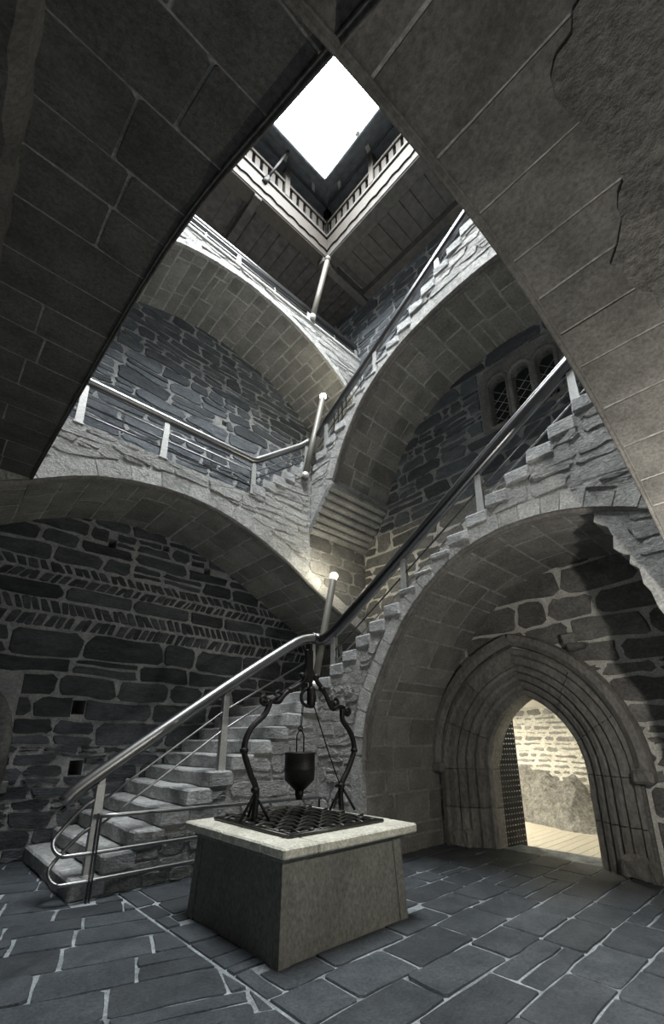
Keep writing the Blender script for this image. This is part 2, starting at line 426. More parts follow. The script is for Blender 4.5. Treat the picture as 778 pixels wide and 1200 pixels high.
# ================================================================== THE SETTING
# floor ------------------------------------------------------------
floor = box('floor', -1.6, 7.7, -2.8, 8.3, -.3, 0.0, M_FJOINT)
struct(floor, 'courtyard floor of dark blue-grey slate flagstones with pale joints', 'floor')
st = Stones(floor, 'flagstone')
mapF = lambda u, v, d: Vector((u, v, d))
SPL = 2.1
for P in courses(SPL - .3, 7.2, -.6, 5.72, (.33, .47), (.45, .95), .02, .0125, .008, .04, .02):
    P = clip(P, 1, 0, SPL)
    P = cut_rect(P, (2.42, 3.81, 3.2, 4.53)) if P else P
    st.add(P, mapF, M_FLAG, .012, .007, .004, .05)
ca, sa = math.cos(math.radians(-18)), math.sin(math.radians(-18))
for P in courses(-3.2, 3.4, -1.0, 9.6, (.30, .43), (.45, 1.0), .02, .014, .01, .06, .02):
    P = [(u * ca - v * sa, u * sa + v * ca) for u, v in P]
    P = clip(P, -1, 0, -SPL + .03); P = clip(P, 0, -1, -8.0) if len(P) > 2 else P
    P = clip(P, 0, 1, -.6) if len(P) > 2 else P
    if len(P) > 2: P = cut_rect(P, (1.62, 9, 5.74, 9))
    st.add(P, mapF, M_FLAG, .012, .007, .004, .05)
st.flush()

# wall on the left (wall A) in three storeys ------------------------
def wall(name, label, mp, u0, u1, v0, v1, polys, mat, holes=(), mats=None, cuts=(), mort=M_MORTAR, h=.022, rectcut=()):
    wl = plane_mesh(name, [(u0, v0), (u1, v0), (u1, v1), (u0, v1)], [[(a, c), (b, c), (b, d), (a, d)] for a, b, c, d in holes], mp, .5, mort)
    struct(wl, label, 'wall')
    s_ = Stones(wl)
    for P in polys:
        for r in list(holes) + list(rectcut):
            if len(P) > 2: P = cut_rect(P, r)
        for c in cuts:
            if len(P) > 2: P = clip(P, *c)
        if len(P) > 2: s_.add(P, mp, mats() if mats else mat, h, .014, .012)
    return wl, s_
HA = [(1.88, 2.07, 1.98, 2.20), (1.98, 2.17, 1.08, 1.30), (2.0, 2.14, 4.87, 5.03), (2.97, 3.1, 5.08, 5.2), (3.86, 4.0, 4.83, 4.97), (5.58, 5.7, 4.79, 4.91)]
door_l = (-.2, 1.16, 0, 2.45)
polys = courses(-.4, 6.85, 0, 1.5, (.14, .27), (.3, .9), .03, .025, .025, .18) + courses(-.4, 6.85, 1.5, 3.27, (.26, .40), (.45, 1.35), .035, .02, .02, .10) \
    + courses(-.4, 6.85, 3.75, 4.0, (.25, .25), (.7, 1.4), .03, .015, .012, 0) + courses(-.4, 6.85, 4.38, 5.9, (.22, .34), (.45, 1.2), .04, .02, .02, .15)
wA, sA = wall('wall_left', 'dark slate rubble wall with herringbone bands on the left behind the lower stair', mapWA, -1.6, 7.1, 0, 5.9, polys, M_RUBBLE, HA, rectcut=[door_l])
for z0, hh in ((3.27, .24), (3.51, .24), (4.0, .19), (4.19, .19)):          # herringbone
    sg_ = 1 if z0 in (3.27, 4.0) else -1
    u = -.3
    while u < 6.8:
        t = R.uniform(.075, .14); sl = sg_ * R.uniform(.05, .12); j = lambda: R.uniform(-.016, .016)
        P = [(u + j(), z0 + .02), (u + t * .5, z0 + .01 + j()), (u + t + j(), z0 + .02), (u + t + sl + j(), z0 + hh - .03), (u + t * .6 + sl, z0 + hh - .015 + j()), (u + sl + j(), z0 + hh - .03)]
        sA.add(P, mapWA, M_RUBBLE, .018, .012, .008); u += t + R.uniform(.02, .035)
sA.flush()
polys = courses(-.4, 6.85, 5.9, 10.9, (.17, .32), (.35, 1.15), .035, .025, .03, .18)
HA2 = [(1.38, 1.52, 9.35, 9.48), (3.95, 4.08, 8.55, 8.68)]
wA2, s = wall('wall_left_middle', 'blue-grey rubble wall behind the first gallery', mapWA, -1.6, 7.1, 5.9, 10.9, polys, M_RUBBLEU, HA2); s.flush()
polys = courses(-.4, 6.85, 10.9, 14, (.2, .32), (.4, 1.1), .035, .025, .03, .15)
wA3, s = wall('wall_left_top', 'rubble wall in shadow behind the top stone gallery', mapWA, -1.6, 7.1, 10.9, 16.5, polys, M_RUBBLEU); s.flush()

# wall on the right (wall B), with the doorway and three lancets -----
DY, DZS = 3.20, 1.15
def pointed(a, rise, zs, n=10):
    """right half of a pointed arch line for half width a: list of (offset from the centre, z), jamb first"""
    Rr = (a * a + rise * rise) / (2 * a); cx = a - Rr; th1 = math.asin(rise / Rr)
    return [(cx + Rr * math.cos(th1 * k / n), zs + Rr * math.sin(th1 * k / n)) for k in range(n + 1)]
q = pointed(1.27, 1.65, DZS); dout = [(DY + 1.27, 0)] + [(DY + a, z) for a, z in q] + [(DY - a, z) for a, z in q[::-1][1:]] + [(DY - 1.27, 0)]
out = [(8.4, 0), (8.4, 5.9), (-2.8, 5.9), (-2.8, 0)]
wl = plane_mesh('wall_right', dout + out[::-1], [], lambda u, v, d: mapWB(u, v, d), .5, M_ASHMORT)
struct(wl, 'brown-grey coursed stone wall around the pointed doorway', 'wall')
s = Stones(wl)
big = courses(.3, 8.1, 0, 2.6, (.20, .40), (.35, .95), .05, .03, .02, .2) + courses(.3, 8.1, 2.6, 5.9, (.24, .46), (.45, 1.25), .045, .025, .02, .18)
for P in big:
    # keep the stones off the surround: trim by tangents of the pointed outline
    cu = sum(p[0] for p in P) / len(P); cv_ = sum(p[1] for p in P) / len(P)
    sd = 1 if cu > DY else -1
    lim = [(1.50, 0.0), (1.50, DZS)] + pointed(1.50, 1.85, DZS, 5)[1:]
    Q = P
    inside = False
    for k in range(len(lim) - 1):
        (a0, z0), (a1, z1) = lim[k], lim[k + 1]
        if min(z0, z1) - .05 <= cv_ <= max(z0, z1) + .05 or (k == len(lim) - 2 and cv_ > z1):
            nx, nz = (z1 - z0), -(a1 - a0); L = math.hypot(nx, nz); nx, nz = nx / L, nz / L
            if cv_ > lim[-1][1] + .3: break
            Q = clip(Q, nx * sd, nz, nx * (a0 + sd * DY * 1.0) + nz * z0) if len(Q) > 2 else Q
            break
    if len(Q) > 2: s.add(Q, mapWB, M_WARMST, .022, .014, .012)
s.flush()
rough_block('projecting_stone', 6.66, 6.9, 2.10, 2.34, 2.80, 2.90, M_WARMST, wl, 2, .02, .02)
rough_block('projecting_stone', 6.70, 6.9, 2.22, 2.40, 2.89, 3.05, M_WARMST, wl, 2, .02, .02)
WINS = [(2.84, .33), (2.40, .32), (1.97, .31)]
Z0W, Z1W = 7.08, 7.93
holes = []
for yc, wd in WINS:
    a = wd / 2; holes.append([(yc - a, Z0W), (yc + a, Z0W), (yc + a, Z1W)] + [(yc + a * math.cos(t * math.pi / 8), Z1W + a * math.sin(t * math.pi / 8)) for t in range(1, 8)] + [(yc - a, Z1W)])
wl = plane_mesh('wall_right_middle', [(-2.8, 5.9), (8.4, 5.9), (8.4, 10.9), (-2.8, 10.9)], [[(1.62, 7.03), (3.12, 7.03), (3.12, 8.25), (1.62, 8.25)]], mapWB, .3, M_MORTAR)
struct(wl, 'blue-grey rubble wall with three small arched windows', 'wall')
s = Stones(wl)
for P in courses(.3, 8.1, 5.9, 10.9, (.19, .34), (.35, 1.05), .04, .025, .02, .18):
    P = cut_rect(P, (1.55, 3.22, 6.98, 8.42))
    s.add(P, mapWB, M_RUBBLEU, .022, .014, .012)
s.flush()
wl = plane_mesh('wall_right_top', [(-2.8, 10.9), (8.4, 10.9), (8.4, 16.5), (-2.8, 16.5)], [], mapWB, .3, M_MORTAR)
struct(wl, 'rubble wall under the timber gallery beams on the right', 'wall')
s = Stones(wl)
for P in courses(.3, 8.1, 10.9, 13.6, (.15, .28), (.3, .9), .035, .025, .02, .2): s.add(P, mapWB, M_RUBBLEU, .022, .014, .012)
s.flush()
# walls behind the camera ------------------------------------------
o = box('wall_near', -1.6, 7.2, -2.8, -2.4, 0, 16.5, M_RUBBLE); struct(o, 'rubble wall closing the courtyard behind the viewer', 'wall')
o = box('wall_side', -1.7, -1.3, -2.8, 8.4, 0, 16.5, M_RUBBLE); struct(o, 'rubble wall beside the viewer under the near vault', 'wall')

# lancet windows: dressed frame around each, glass with leads -------
sur = thing('window_surround', 'smooth dressed stone slab framing three small lancets', 'window surround')
outl = [(1.57, 7.0), (3.2, 7.0), (3.2, 8.15), (3.05, 8.36), (2.6, 8.4), (1.9, 8.4), (1.57, 8.3)]
ob = plane_mesh('slab', outl, holes, lambda u, v, d: mapWB(u, v, d + .03), .24, M_WARMST, sur, False)
for i, (yc, wd) in enumerate(WINS):
    nm = 'window_%d' % (i + 1)
    wr = thing(nm, ['lancet window farthest from the vault edge', 'middle lancet window of the three', 'lancet window half hidden by the handrail near the vault edge'][i], 'window')
    wr['kind'] = 'structure'
    a = wd / 2 + .035
    path = [(yc - a, Z0W)] + [(yc + a * math.cos(math.pi - t * math.pi / 12), Z1W + a * math.sin(math.pi - t * math.pi / 12)) for t in range(13)] + [(yc + a, Z0W)]
    tube('window_frame', [mapWB(u, v, .035) for u, v in path], .042, M_WARMST, wr, 8)
    h = holes[i]; mesh_obj('pane', [mapWB(u, v, -.16) for u, v in h], [tuple(range(len(h)))], M_GLASS, wr)
    V = []; Fc = []
    for k in range(-3, 7):
        for sg in (1, -1):
            p0 = (yc - wd / 2, Z0W + k * .2); p1 = (yc + wd / 2, Z0W + k * .2 + .3)
            if sg < 0: p0, p1 = (p0[0], p1[1]), (p1[0], p0[1])
            if max(p0[1], p1[1]) > Z1W + wd / 2 - .02 or min(p0[1], p1[1]) < Z0W: continue
            v_, f_ = tube_data([mapWB(*p0, -.15), mapWB(*p1, -.15)], .006, 4)
            b = len(V); V += v_; Fc += [tuple(j + b for j in f) for f in f_]
    if V: mesh_obj('lead_strip', V, Fc, M_POST, wr)

# doorway surround: stepped mouldings swept along pointed lines ------
dr = thing('doorway_surround', 'moulded pointed stone doorway with hood mould under the stair arch', 'doorway')
ORD = [(1.42, 1.80, 6.86), (1.42, 1.80, 6.76), (1.36, 1.74, 6.75), (1.33, 1.70, 6.80), (1.22, 1.60, 6.80), (1.19, 1.56, 6.86), (1.15, 1.53, 6.83), (1.10, 1.48, 6.84), (1.07, 1.45, 6.92),
       (1.02, 1.40, 6.90), (.97, 1.36, 6.92), (.95, 1.33, 7.0), (.90, 1.28, 6.98), (.85, 1.24, 7.0), (.82, 1.20, 7.08), (.75, 1.13, 7.07), (.71, 1.10, 7.13), (.71, 1.10, 7.45)]
NSEG = 24
paths = []
for a, rise, x in ORD:
    arc = pointed(a, rise, DZS, 16)
    paths.append([(a, DZS * k / 8) for k in range(8)] + arc)
for sd in (1, -1):
    for s0, s1 in ((0, 4), (4, 8), (8, 13), (13, 18), (18, 24)):
        V = []; Fc = []; k = len(ORD); e = .005
        for i in range(s0, s1 + 1):
            jx = R.uniform(-.006, .006) if i < 24 else 0
            for j in range(k):
                a, z = paths[j][i]
                if i == s0 and s0 > 0:
                    a2, z2 = paths[j][i + 1]; a, z = a + (a2 - a) * .04, z + (z2 - z) * .04
                if i == s1 and s1 < 24:
                    a2, z2 = paths[j][i - 1]; a, z = a + (a2 - a) * .04, z + (z2 - z) * .04
                V.append((ORD[j][2] + jx, DY + sd * a, z))
        for i in range(s1 - s0):
            for j in range(k - 1): Fc.append((i * k + j, i * k + j + 1, (i + 1) * k + j + 1, (i + 1) * k + j))
        ob = mesh_obj('jamb_stone' if s1 <= 8 else 'arch_stone', V, Fc, M_DOORST, dr)
    V = []; Fc = []; k = len(ORD)
    for i in range(25):
        for j in range(k):
            a, z = paths[j][i]; V.append((ORD[j][2] + .03, DY + sd * (a + (.03 if i < 24 else 0)), z + (.03 if i > 8 else 0)))
    for i in range(24):
        for j in range(k - 1): Fc.append((i * k + j, i * k + j + 1, (i + 1) * k + j + 1, (i + 1) * k + j))
    mesh_obj('joint_bed', V, Fc, M_WARMST, dr)
    # hood mould with its stop
    arc = pointed(1.50, 1.90, DZS + .06, 16); V = []; Fc = []
    hp = [(-.07, 6.86), (-.09, 6.74), (-.02, 6.68), (.07, 6.69), (.10, 6.78), (.10, 6.86)]
    for i, (a, z) in enumerate(arc):
        cx = 1.5 - (1.5 ** 2 + 1.9 ** 2) / 3.0; nx, nz = a - cx, z - DZS - .06; L = math.hypot(nx, nz); nx, nz = nx / L, nz / L
        for dd, x in hp: V.append((x, DY + sd * (a + nx * dd), z + nz * dd))
    kk = len(hp)
    for i in range(len(arc) - 1):
        for j in range(kk - 1): Fc.append((i * kk + j, i * kk + j + 1, (i + 1) * kk + j + 1, (i + 1) * kk + j))
    Fc.append(tuple(range(kk)))
    mesh_obj('hood_mould', V, Fc, M_DOORST, dr)
    rough_block('hood_stop', 6.66, 6.9, DY + sd * 1.48 - .12, DY + sd * 1.48 + .12, DZS - .06, DZS + .1, M_DOORST, dr, 2, .008, .03)
    rough_block('jamb_foot', 6.74, 7.0, DY + sd * 1.22 - .22, DY + sd * 1.22 + .18, 0, .26, M_DOORST, dr, 3, .012, .04)
# door leaf, opened inwards ------------------------------------------
dl = thing('door_1', 'dark studded wooden door leaf standing open in the pointed doorway', 'door'); dl['kind'] = 'structure'
H0 = Vector((7.22, 3.93, -.1)); HE = Vector((7.88, 3.84, -.1)); ud = (HE - H0).normalized(); nd = Vector((-ud.y, ud.x, 0)); nd = nd if nd.y < 0 else -nd
W_ = (HE - H0).length
def dmap(u, v, d): return H0 + ud * u + Vector((0, 0, v)) + nd * d
top = [(u * W_ / 8, 2.35 - .62 * (1 - min(1, (u / 8 + .12))) ** 1.6) for u in range(9)]
lf = prism('leaf', [(0, 0), (W_, 0)] + top[::-1], dmap, .07, M_IRON, dl)
V = []; Fc = []
for i in range(9):
    for k in range(27):
        u, v = .05 + i * (W_ - .1) / 8, .06 + k * .083
        if v > 2.3 - .62 * (1 - min(1, (u / W_ + .12))) ** 1.6: continue
        b = len(V); r_ = .014
        V += [dmap(u + a * r_, v + c * r_, 0) for a, c in ((1, 0), (.5, .87), (-.5, .87), (-1, 0), (-.5, -.87), (.5, -.87))] + [dmap(u, v, .022)]
        Fc += [(b + j, b + (j + 1) % 6, b + 6) for j in range(6)]
ob = mesh_obj('studs', V, Fc, M_POST, lf); ob['kind'] = 'stuff'
# the lit room beyond ------------------------------------------------
fl2 = box('floor_room', 7.2, 11.4, -.5, 8.4, -.42, -.13, M_WOODM); struct(fl2, 'pale timber board floor of the lit room beyond the doorway', 'floor')
y = 1.2
while y < 6.4:
    w_ = R.uniform(.13, .2); box('plank', 7.42, 11.0, y, y + w_ - .008, -.16, -.115, M_PLANK, fl2, .004); y += w_
wr_ = plane_mesh('wall_room', [(-.5, -.13), (8.4, -.13), (8.4, 2.6), (-.5, 2.6)], [], lambda u, v, d: Vector((11.05 - d, u, v)), .2, M_ROOMMORT)
struct(wr_, 'pale mortared rubble wall inside the lit room beyond the doorway', 'wall')
s = Stones(wr_)
for P in courses(2.2, 6.6, .2, 2.32, (.09, .17), (.2, .55), .06, .02, .015, .1): s.add(P, lambda u, v, d: Vector((11.05 - d, u, v)), M_ROOMST, .015, .01, .006)
s.flush()
o = box('ceiling_room', 7.3, 11.4, -.5, 8.4, 2.34, 2.5, M_WHITE); struct(o, 'plain pale ceiling of the room beyond the doorway', 'ceiling')
o = box('wall_room_side', 7.3, 11.4, 8.2, 8.4, -.13, 2.6, M_WHITE); struct(o, 'side wall of the lit room', 'wall')
o = box('wall_room_end', 7.3, 11.4, -.6, -.4, -.13, 2.6, M_WHITE); struct(o, 'end wall of the lit room', 'wall')
# bedrock heap
V = []; Fc = []; NU, NV = 40, 16
for i in range(NU + 1):
    yy = 2.4 + 4.4 * i / NU
    hgt = .45 + .65 * max(0, math.sin((yy - 3.6) * 1.25)) + .12 * math.sin(yy * 5.1) + .07 * math.sin(yy * 11)
    for j in range(NV + 1):
        t = j / NV; xx = 11.03 - (1 - t) * (.55 + .3 * math.sin(yy * 1.9 + 1) + .25 * hgt)
        V.append((xx + R.uniform(-.03, .03), yy + R.uniform(-.03, .03), -.13 + max(hgt, .15) * (t ** .8) + (R.uniform(-.035, .035) if j else 0)))
for i in range(NU):
    for j in range(NV): Fc.append((i * (NV + 1) + j, (i + 1) * (NV + 1) + j, (i + 1) * (NV + 1) + j + 1, i * (NV + 1) + j + 1))
tag(mesh_obj('rock_outcrop', V, Fc, M_ROCK), 'rough bedrock bank at the foot of the lit room wall', 'rock')
lt = thing('ceiling_lamp', 'shaded ceiling lamp of the room beyond the doorway', 'lamp', None, (9.3, 5.6, 2.34))
lathe('housing', [(.16, -.02), (.16, -.10), (.13, -.12)], 0, 0, M_POST, lt)
lathe('diffuser', [(.12, -.12), (.12, -.13), (.02, -.135)], 0, 0, plain('room_diffuser', (1, .95, .8), .5, 0, .02, 0, 5, ((1, .93, .75), 8)), lt)
ld = bpy.data.lights.new('room_lamp_light', 'AREA'); ld.shape = 'DISK'; ld.size = .5; ld.energy = 105; ld.color = (1, .93, .76)
lo = bpy.data.objects.new('room_lamp_light', ld); COL.objects.link(lo); lo.location = (9.3, 5.6, 2.18); lo.parent = None

# small blind doorway at the far left of wall A ----------------------
bl = thing('arched_niche', 'grey dressed stone arch of a side doorway with a painted dark opening at the left picture edge', 'niche')
NCX, NA = .52, .56
pts = [(NCX + NA, 1.02), (NCX + NA, 1.55)] + [(NCX + NA * math.cos(t), 1.55 + .8 * math.sin(t)) for t in [k * math.pi / 14 for k in range(1, 14)]] + [(NCX - NA, 1.55), (NCX - NA, 1.02)]
tube('arch_moulding', [mapWA(u, v, .03) for u, v in pts], .10, M_WARMST, bl, 8)
mesh_obj('recess_shade_sheet', [mapWA(u, v, .015) for u, v in pts], [tuple(range(len(pts)))], M_DARK, bl)  # flat near-black sheet on the wall, the doorway's inner shade is painted
rough_block('impost', NCX + NA - .12, NCX + NA + .16, YA - .06, YA + .02, .9, 1.06, M_WARMST, bl, 2, .006, .015)

# ================================================================== STAIRS AND GALLERIES
# flight along the left wall ----------------------------------------
N1, G1, R1, X1 = 12, .305, .2, 1.6
f1 = thing('stone_staircase', 'lowest straight flight of worn stone steps against the left wall', 'staircase')
prof = [(X1 + .03, 0)]
for i in range(N1):
    prof += [(X1 + .03 + i * G1, R1 * (i + 1) - .03), (X1 + .03 + (i + 1) * G1, R1 * (i + 1) - .03)]
prof = prof[:-1] + [(XB - .02, R1 * N1 - .03), (XB - .02, 0)]
prism('core', prof, faceA(YS + .02), YA - YS - .04, M_PALEMORT, f1)
for i in range(N1):
    x0 = X1 + i * G1
    rough_block('step', x0, x0 + G1 + (.06 if i < N1 - 1 else 1.7), YS - .005, YA - .02, R1 * i + .0, R1 * (i + 1), M_STEP, f1, 7, .013, .022)
s = Stones(f1)
def top1(a): return R1 * max(0, min(N1, int((a - X1) / G1))) - .01
fill_face(s, None, faceA(YS + .02), courses(X1 + .1, XS - .02, .0, 2.3, (.13, .24), (.25, .6), .025, .02, .02, .1), top1, M_PALE, 0)
s.flush()

# flight along the right wall over the door arch ---------------------
f2 = thing('arched_staircase', 'stone stair rising over the wide arch above the pointed doorway', 'staircase')
N2, G2, R2, Y2 = 17, .30, .187, 5.74
def topz2(y_): return R1 * N1 + R2 * (max(0, (Y2 - y_)) / G2)
arcp = [(4.73, -.02), (4.74, .7), (4.74, 1.37)] + [(4.66, 1.9), (4.42, 2.42), (4.10, 2.95), (3.73, 3.40), (3.35, 3.72), (2.97, 3.95), (2.5, 4.09), (2.05, 4.13), (1.6, 4.09), (1.2, 3.98), (.7, 3.75), (.2, 3.4), (-.3, 2.8), (-.65, 2.1), (-.84, 1.37), (-.83, .6), (-.83, -.02)]
c2 = Curve2(arcp, 6); c2.setn((1.95, 1.0))
def curve_top(cv): return lambda y_: max([z for a, z in cv.P if abs(a - y_) < .12] or [0])
hz2 = curve_top(c2)
outl = [(YS, 0)] + list(c2.P) + [(-2.3, 0), (-2.3, R1 * N1 + R2 * N2 - .04)]
st_ = []
for i in range(N2):
    st_ += [(Y2 - .03 - i * G2, R1 * N1 + R2 * i - .03), (Y2 - .03 - i * G2, R1 * N1 + R2 * (i + 1) - .03)]
outl += [(Y2 - .03 - N2 * G2, R1 * N1 + R2 * N2 - .03)] + st_[::-1] + [(YS, R1 * N1 - .03)]
prism('core', outl, faceB(XS + .02), XB - XS - .02, M_PALEMORT, f2)
for i in range(N2):
    y1 = Y2 - i * G2
    rough_block('step', XS - .005, XB - .02, y1 - G2 - .02, y1, min(max(R1 * N1 + R2 * i, max(hz2(y1), hz2(y1 - G2)) + .05), R1 * N1 + R2 * (i + 1) - .06), R1 * N1 + R2 * (i + 1), M_STEP, f2, 6, .014, .022)
box('lining', XS + .05, XB - .01, -1.0, -.9, 0, 2, M_PALEMORT, f2)
s = Stones(f2, 'stone')
soffit(s, c2, soffB(c2, XS + .02), XB - XS - .02, M_ASHLAR, (.30, .46), (.5, 1.2), 0.0, 8.2, .046, .05)
s.flush()
s = Stones(f2)
ring(s, c2, faceB(XS + .02), M_RING, .2, (.2, .4), 1.4, 7.6)
def top2(a): return topz2(a) - .12
fill_face(s, c2, faceB(XS + .02), courses(.2, YS - .03, .02, 5.7, (.13, .26), (.25, .7), .03, .025, .025, .12), top2, M_PALE, .2)
s.flush()
moulding('edge_moulding', c2, lambda a, z, w_: Vector((XS + .0 + w_, a, z)), M_DOORST, f2, .045, .034, 1.35, 7.4)
# broken masonry filling the near end of that arch
jag = [(1.27, 4.06), (1.235, 3.9), (1.26, 3.82), (1.14, 3.72), (1.11, 3.60), (1.13, 3.47), (1.07, 3.40), (1.0, 3.36), (1.02, 3.27), (.95, 3.2), (.945, 3.04), (.90, 2.95), (.87, 2.78), (.80, 2.6), (.82, 2.4), (.7, 2.2), (.66, 1.8), (.52, 1.5), (.5, 1.0), (.4, .7), (.42, 0), (-.85, 0), (-.85, 1.5), (-.3, 3.0), (.3, 3.7), (.8, 4.05)]
br = prism('broken_masonry', jag, faceB(XS + .03), .42, M_PALEMORT, f2)
s = Stones(f2)
for P in courses(.3, 1.3, 2.2, 4.0, (.12, .2), (.25, .5), .03, .02, .01, .1):
    if all(p[0] < 1.27 - max(0, (4.06 - p[1])) * .32 - .03 for p in P): s.add(P, faceB(XS + .03), M_PALE, .012, .01, .008)
s.flush()

# first gallery along the left wall ----------------------------------
g1 = thing('arched_gallery', 'lower stone gallery on a wide dark arch against the left wall', 'gallery')
cA = Curve2([(-1.28, 3.37), (-.5, 4.15), (.1, 4.57), (.57, 4.82), (1.13, 5.12), (1.75, 5.31), (2.54, 5.40), (3.41, 5.30), (4.53, 4.90), (5.38, 4.42), (6.1, 4.05), (6.86, 3.65)], 5); cA.setn((2.5, 3))
NS = 6
topA = [(6.86, 7.15), (5.2, 7.15)]
for i in range(NS, 0, -1):
    x_ = 3.85 + (i - 1) * .225 + .0; topA += [(x_, 5.9 + .2 * i), (x_, 5.9 + .2 * (i - 1))]
topA += [(-1.28, 5.9)]
prism('core', list(cA.P) + topA, faceA(YG + .02), YA - YG - .02, M_PALEMORT, g1)
for i in range(NS):
    x_ = 3.85 + i * .225; rough_block('step', x_ - .03, x_ + .27 if i < NS - 1 else 5.2, YG - .01, YA - .03, 5.92 + .2 * i, 5.92 + .2 * (i + 1) + .02, M_STEP, g1, 5, .014, .025)
s = Stones(g1)
soffit(s, cA, soffA(cA, YG + .02), YA - YG - .02, M_ASHLAR, (.34, .5), (.6, 1.2), .4, None, .042, .05)
s.flush()
s = Stones(g1)
ring(s, cA, faceA(YG + .02), M_RING, .26, (.32, .5), .8)
def topA1(a): return 5.88 if a < 3.85 else min(7.1, 5.88 + (a - 3.85) * .89)
fill_face(s, cA, faceA(YG + .02), courses(.3, 5.17, 4.9, 7.2, (.10, .2), (.3, .8), .025, .025, .03, .1), topA1, M_PALE, .26)
fill_face(s, cA, faceA(YG + .02), courses(5.2, 6.84, 3.7, 7.2, (.22, .32), (.45, .8), .03, .012, .008, .05), lambda a: 7.1, M_WARMST, .22)
s.flush()
moulding('edge_moulding', cA, lambda a, z, w_: Vector((a, YG + w_, z)), M_DOORST, g1, .045, .03, .6)

# upper flight on the right wall on its corbel ------------------------
f3 = thing('corbelled_staircase', 'upper stone stair on a moulded corbel arching across the right wall', 'staircase')
cB = Curve2([(5.66, 6.48), (5.45, 6.98), (5.18, 7.45), (4.80, 7.92), (4.30, 8.28), (3.77, 8.53), (3.2, 8.67), (2.6, 8.75), (1.95, 8.76), (1.3, 8.66), (.6, 8.4), (-.2, 7.9), (-1.0, 7.0)], 6); cB.setn((2.2, 6))
def topz3(y_): return 7.2 + .70 * max(0, 6.1 - y_)
hz3 = curve_top(cB)
N3, G3, R3, Y3 = 24, .285, .1995, 6.1
corb = [(6.3, 5.57), (6.24, 5.60), (6.24, 5.68), (6.16, 5.70), (6.14, 5.80), (6.06, 5.82), (6.05, 5.93), (5.97, 5.95), (5.95, 6.06), (5.88, 6.08), (5.86, 6.18), (5.78, 6.20), (5.76, 6.30), (5.68, 6.33), (5.64, 6.42), (5.66, 6.48)]
outl = corb[:-1] + list(cB.P) + [(-1.2, 7.0), (-1.2, topz3(-1.2))]
st3 = []
for i in range(N3): st3 += [(Y3 - i * G3, 7.15 + R3 * i - .03), (Y3 - i * G3, 7.15 + R3 * (i + 1) - .03)]
outl += st3[::-1] + [(6.3, 7.12)]
prism('core', outl, faceB(XU + .02), XB - XU - .02, M_PALEMORT, f3)
for i in range(N3 - 6):
    y1 = Y3 - i * G3 + .03
    rough_block('step', XU - .01, XB - .02, y1 - G3 - .02, y1, min(max(7.15 + R3 * i, max(hz3(y1), hz3(y1 - G3)) + .05), 7.15 + R3 * (i + 1) - .06), 7.15 + R3 * (i + 1), M_STEP, f3, 5, .014, .022)
# corbel courses as moulded stones
for k in range(0, len(corb) - 2, 2):
    a, b, c_ = corb[k], corb[k + 1], corb[k + 2]
    x = XU - .01
    while x < XB - .1:
        L = min(R.uniform(.45, .9), XB - x); L = XB - x if XB - x - L < .3 else L
        pr = [(a[0] + .1, a[1] + .01), (a[0], a[1]), (b[0] - .02, b[1] + .01), (b[0] - .035, b[1] + .045), (c_[0] - .0, c_[1] - .005), (c_[0] + .1, c_[1] - .005)]
        V = []; 
        for xx in (x + .003, x + L - .003): V += [(xx, p_[0] - .015, p_[1] - .01) for p_ in pr]
        n_ = len(pr)
        mesh_obj('corbel_stone', V, [(j, (j + 1) % n_, n_ + (j + 1) % n_, n_ + j) for j in range(n_)] + [tuple(range(n_))[::-1], tuple(range(n_, 2 * n_))], M_CORB, f3)
        x += L
s = Stones(f3)
soffit(s, cB, soffB(cB, XU + .02), XB - XU - .02, M_ASHLAR, (.28, .42), (.4, 1.0), .05, 7.4, .052, .05)
s.flush()
s = Stones(f3)
ring(s, cB, faceB(XU + .02), M_RING, .22, (.3, .6), .05, 6.6)
fill_face(s, cB, faceB(XU + .02), courses(.5, 6.28, 6.5, 10.9, (.09, .19), (.3, .8), .025, .025, .03, .1), lambda a: topz3(a) - .15, M_PALE, .22, extra=lambda Q: clip(Q, -.8, 1.0, -.8 * 6.3 + 5.9))
s.flush()
moulding('edge_moulding', cB, lambda a, z, w_: Vector((XU + w_, a, z)), M_DOORST, f3, .045, .034, .0, 7.2)

# top stone gallery along the left wall -------------------------------
g2 = thing('upper_gallery', 'top stone gallery on a shallow arch with bright edge band against the left wall', 'gallery')
cA2 = Curve2([(3.55 + 4.6 * math.sin(t), 6.25 + 4.6 * math.cos(t)) for t in [math.radians(-66 + 6 * k) for k in range(19)]] , 2)
cA2 = Curve2([p for p in cA2.P if -1.3 < p[0] < 6.86], 1); cA2.setn((3.5, 8))
prism('core', list(cA2.P) + [(6.86, 8.6), (6.86, 11.1), (-1.3, 11.1)], faceA(YG + .02), YA - YG - .02, M_PALEMORT, g2)
s = Stones(g2)
soffit(s, cA2, soffA(cA2, YG + .02), YA - YG - .02, M_ASHLAR, (.22, .34), (.45, .9), 1.5, None, .056, .05)
s.flush()
s = Stones(g2)
ring(s, cA2, faceA(YG + .02), M_RING, .12, (.3, .5), 1.5)
fill_face(s, cA2, faceA(YG + .02), courses(.8, 6.84, 9.6, 11.08, (.1, .18), (.3, .7), .025, .02, .01, .1), lambda a: 11.08, M_PALE, .13)
s.flush()
box('coping', -1.3, XB, YG - .02, YG + .3, 11.08, 11.16, M_RING, g2, .012)

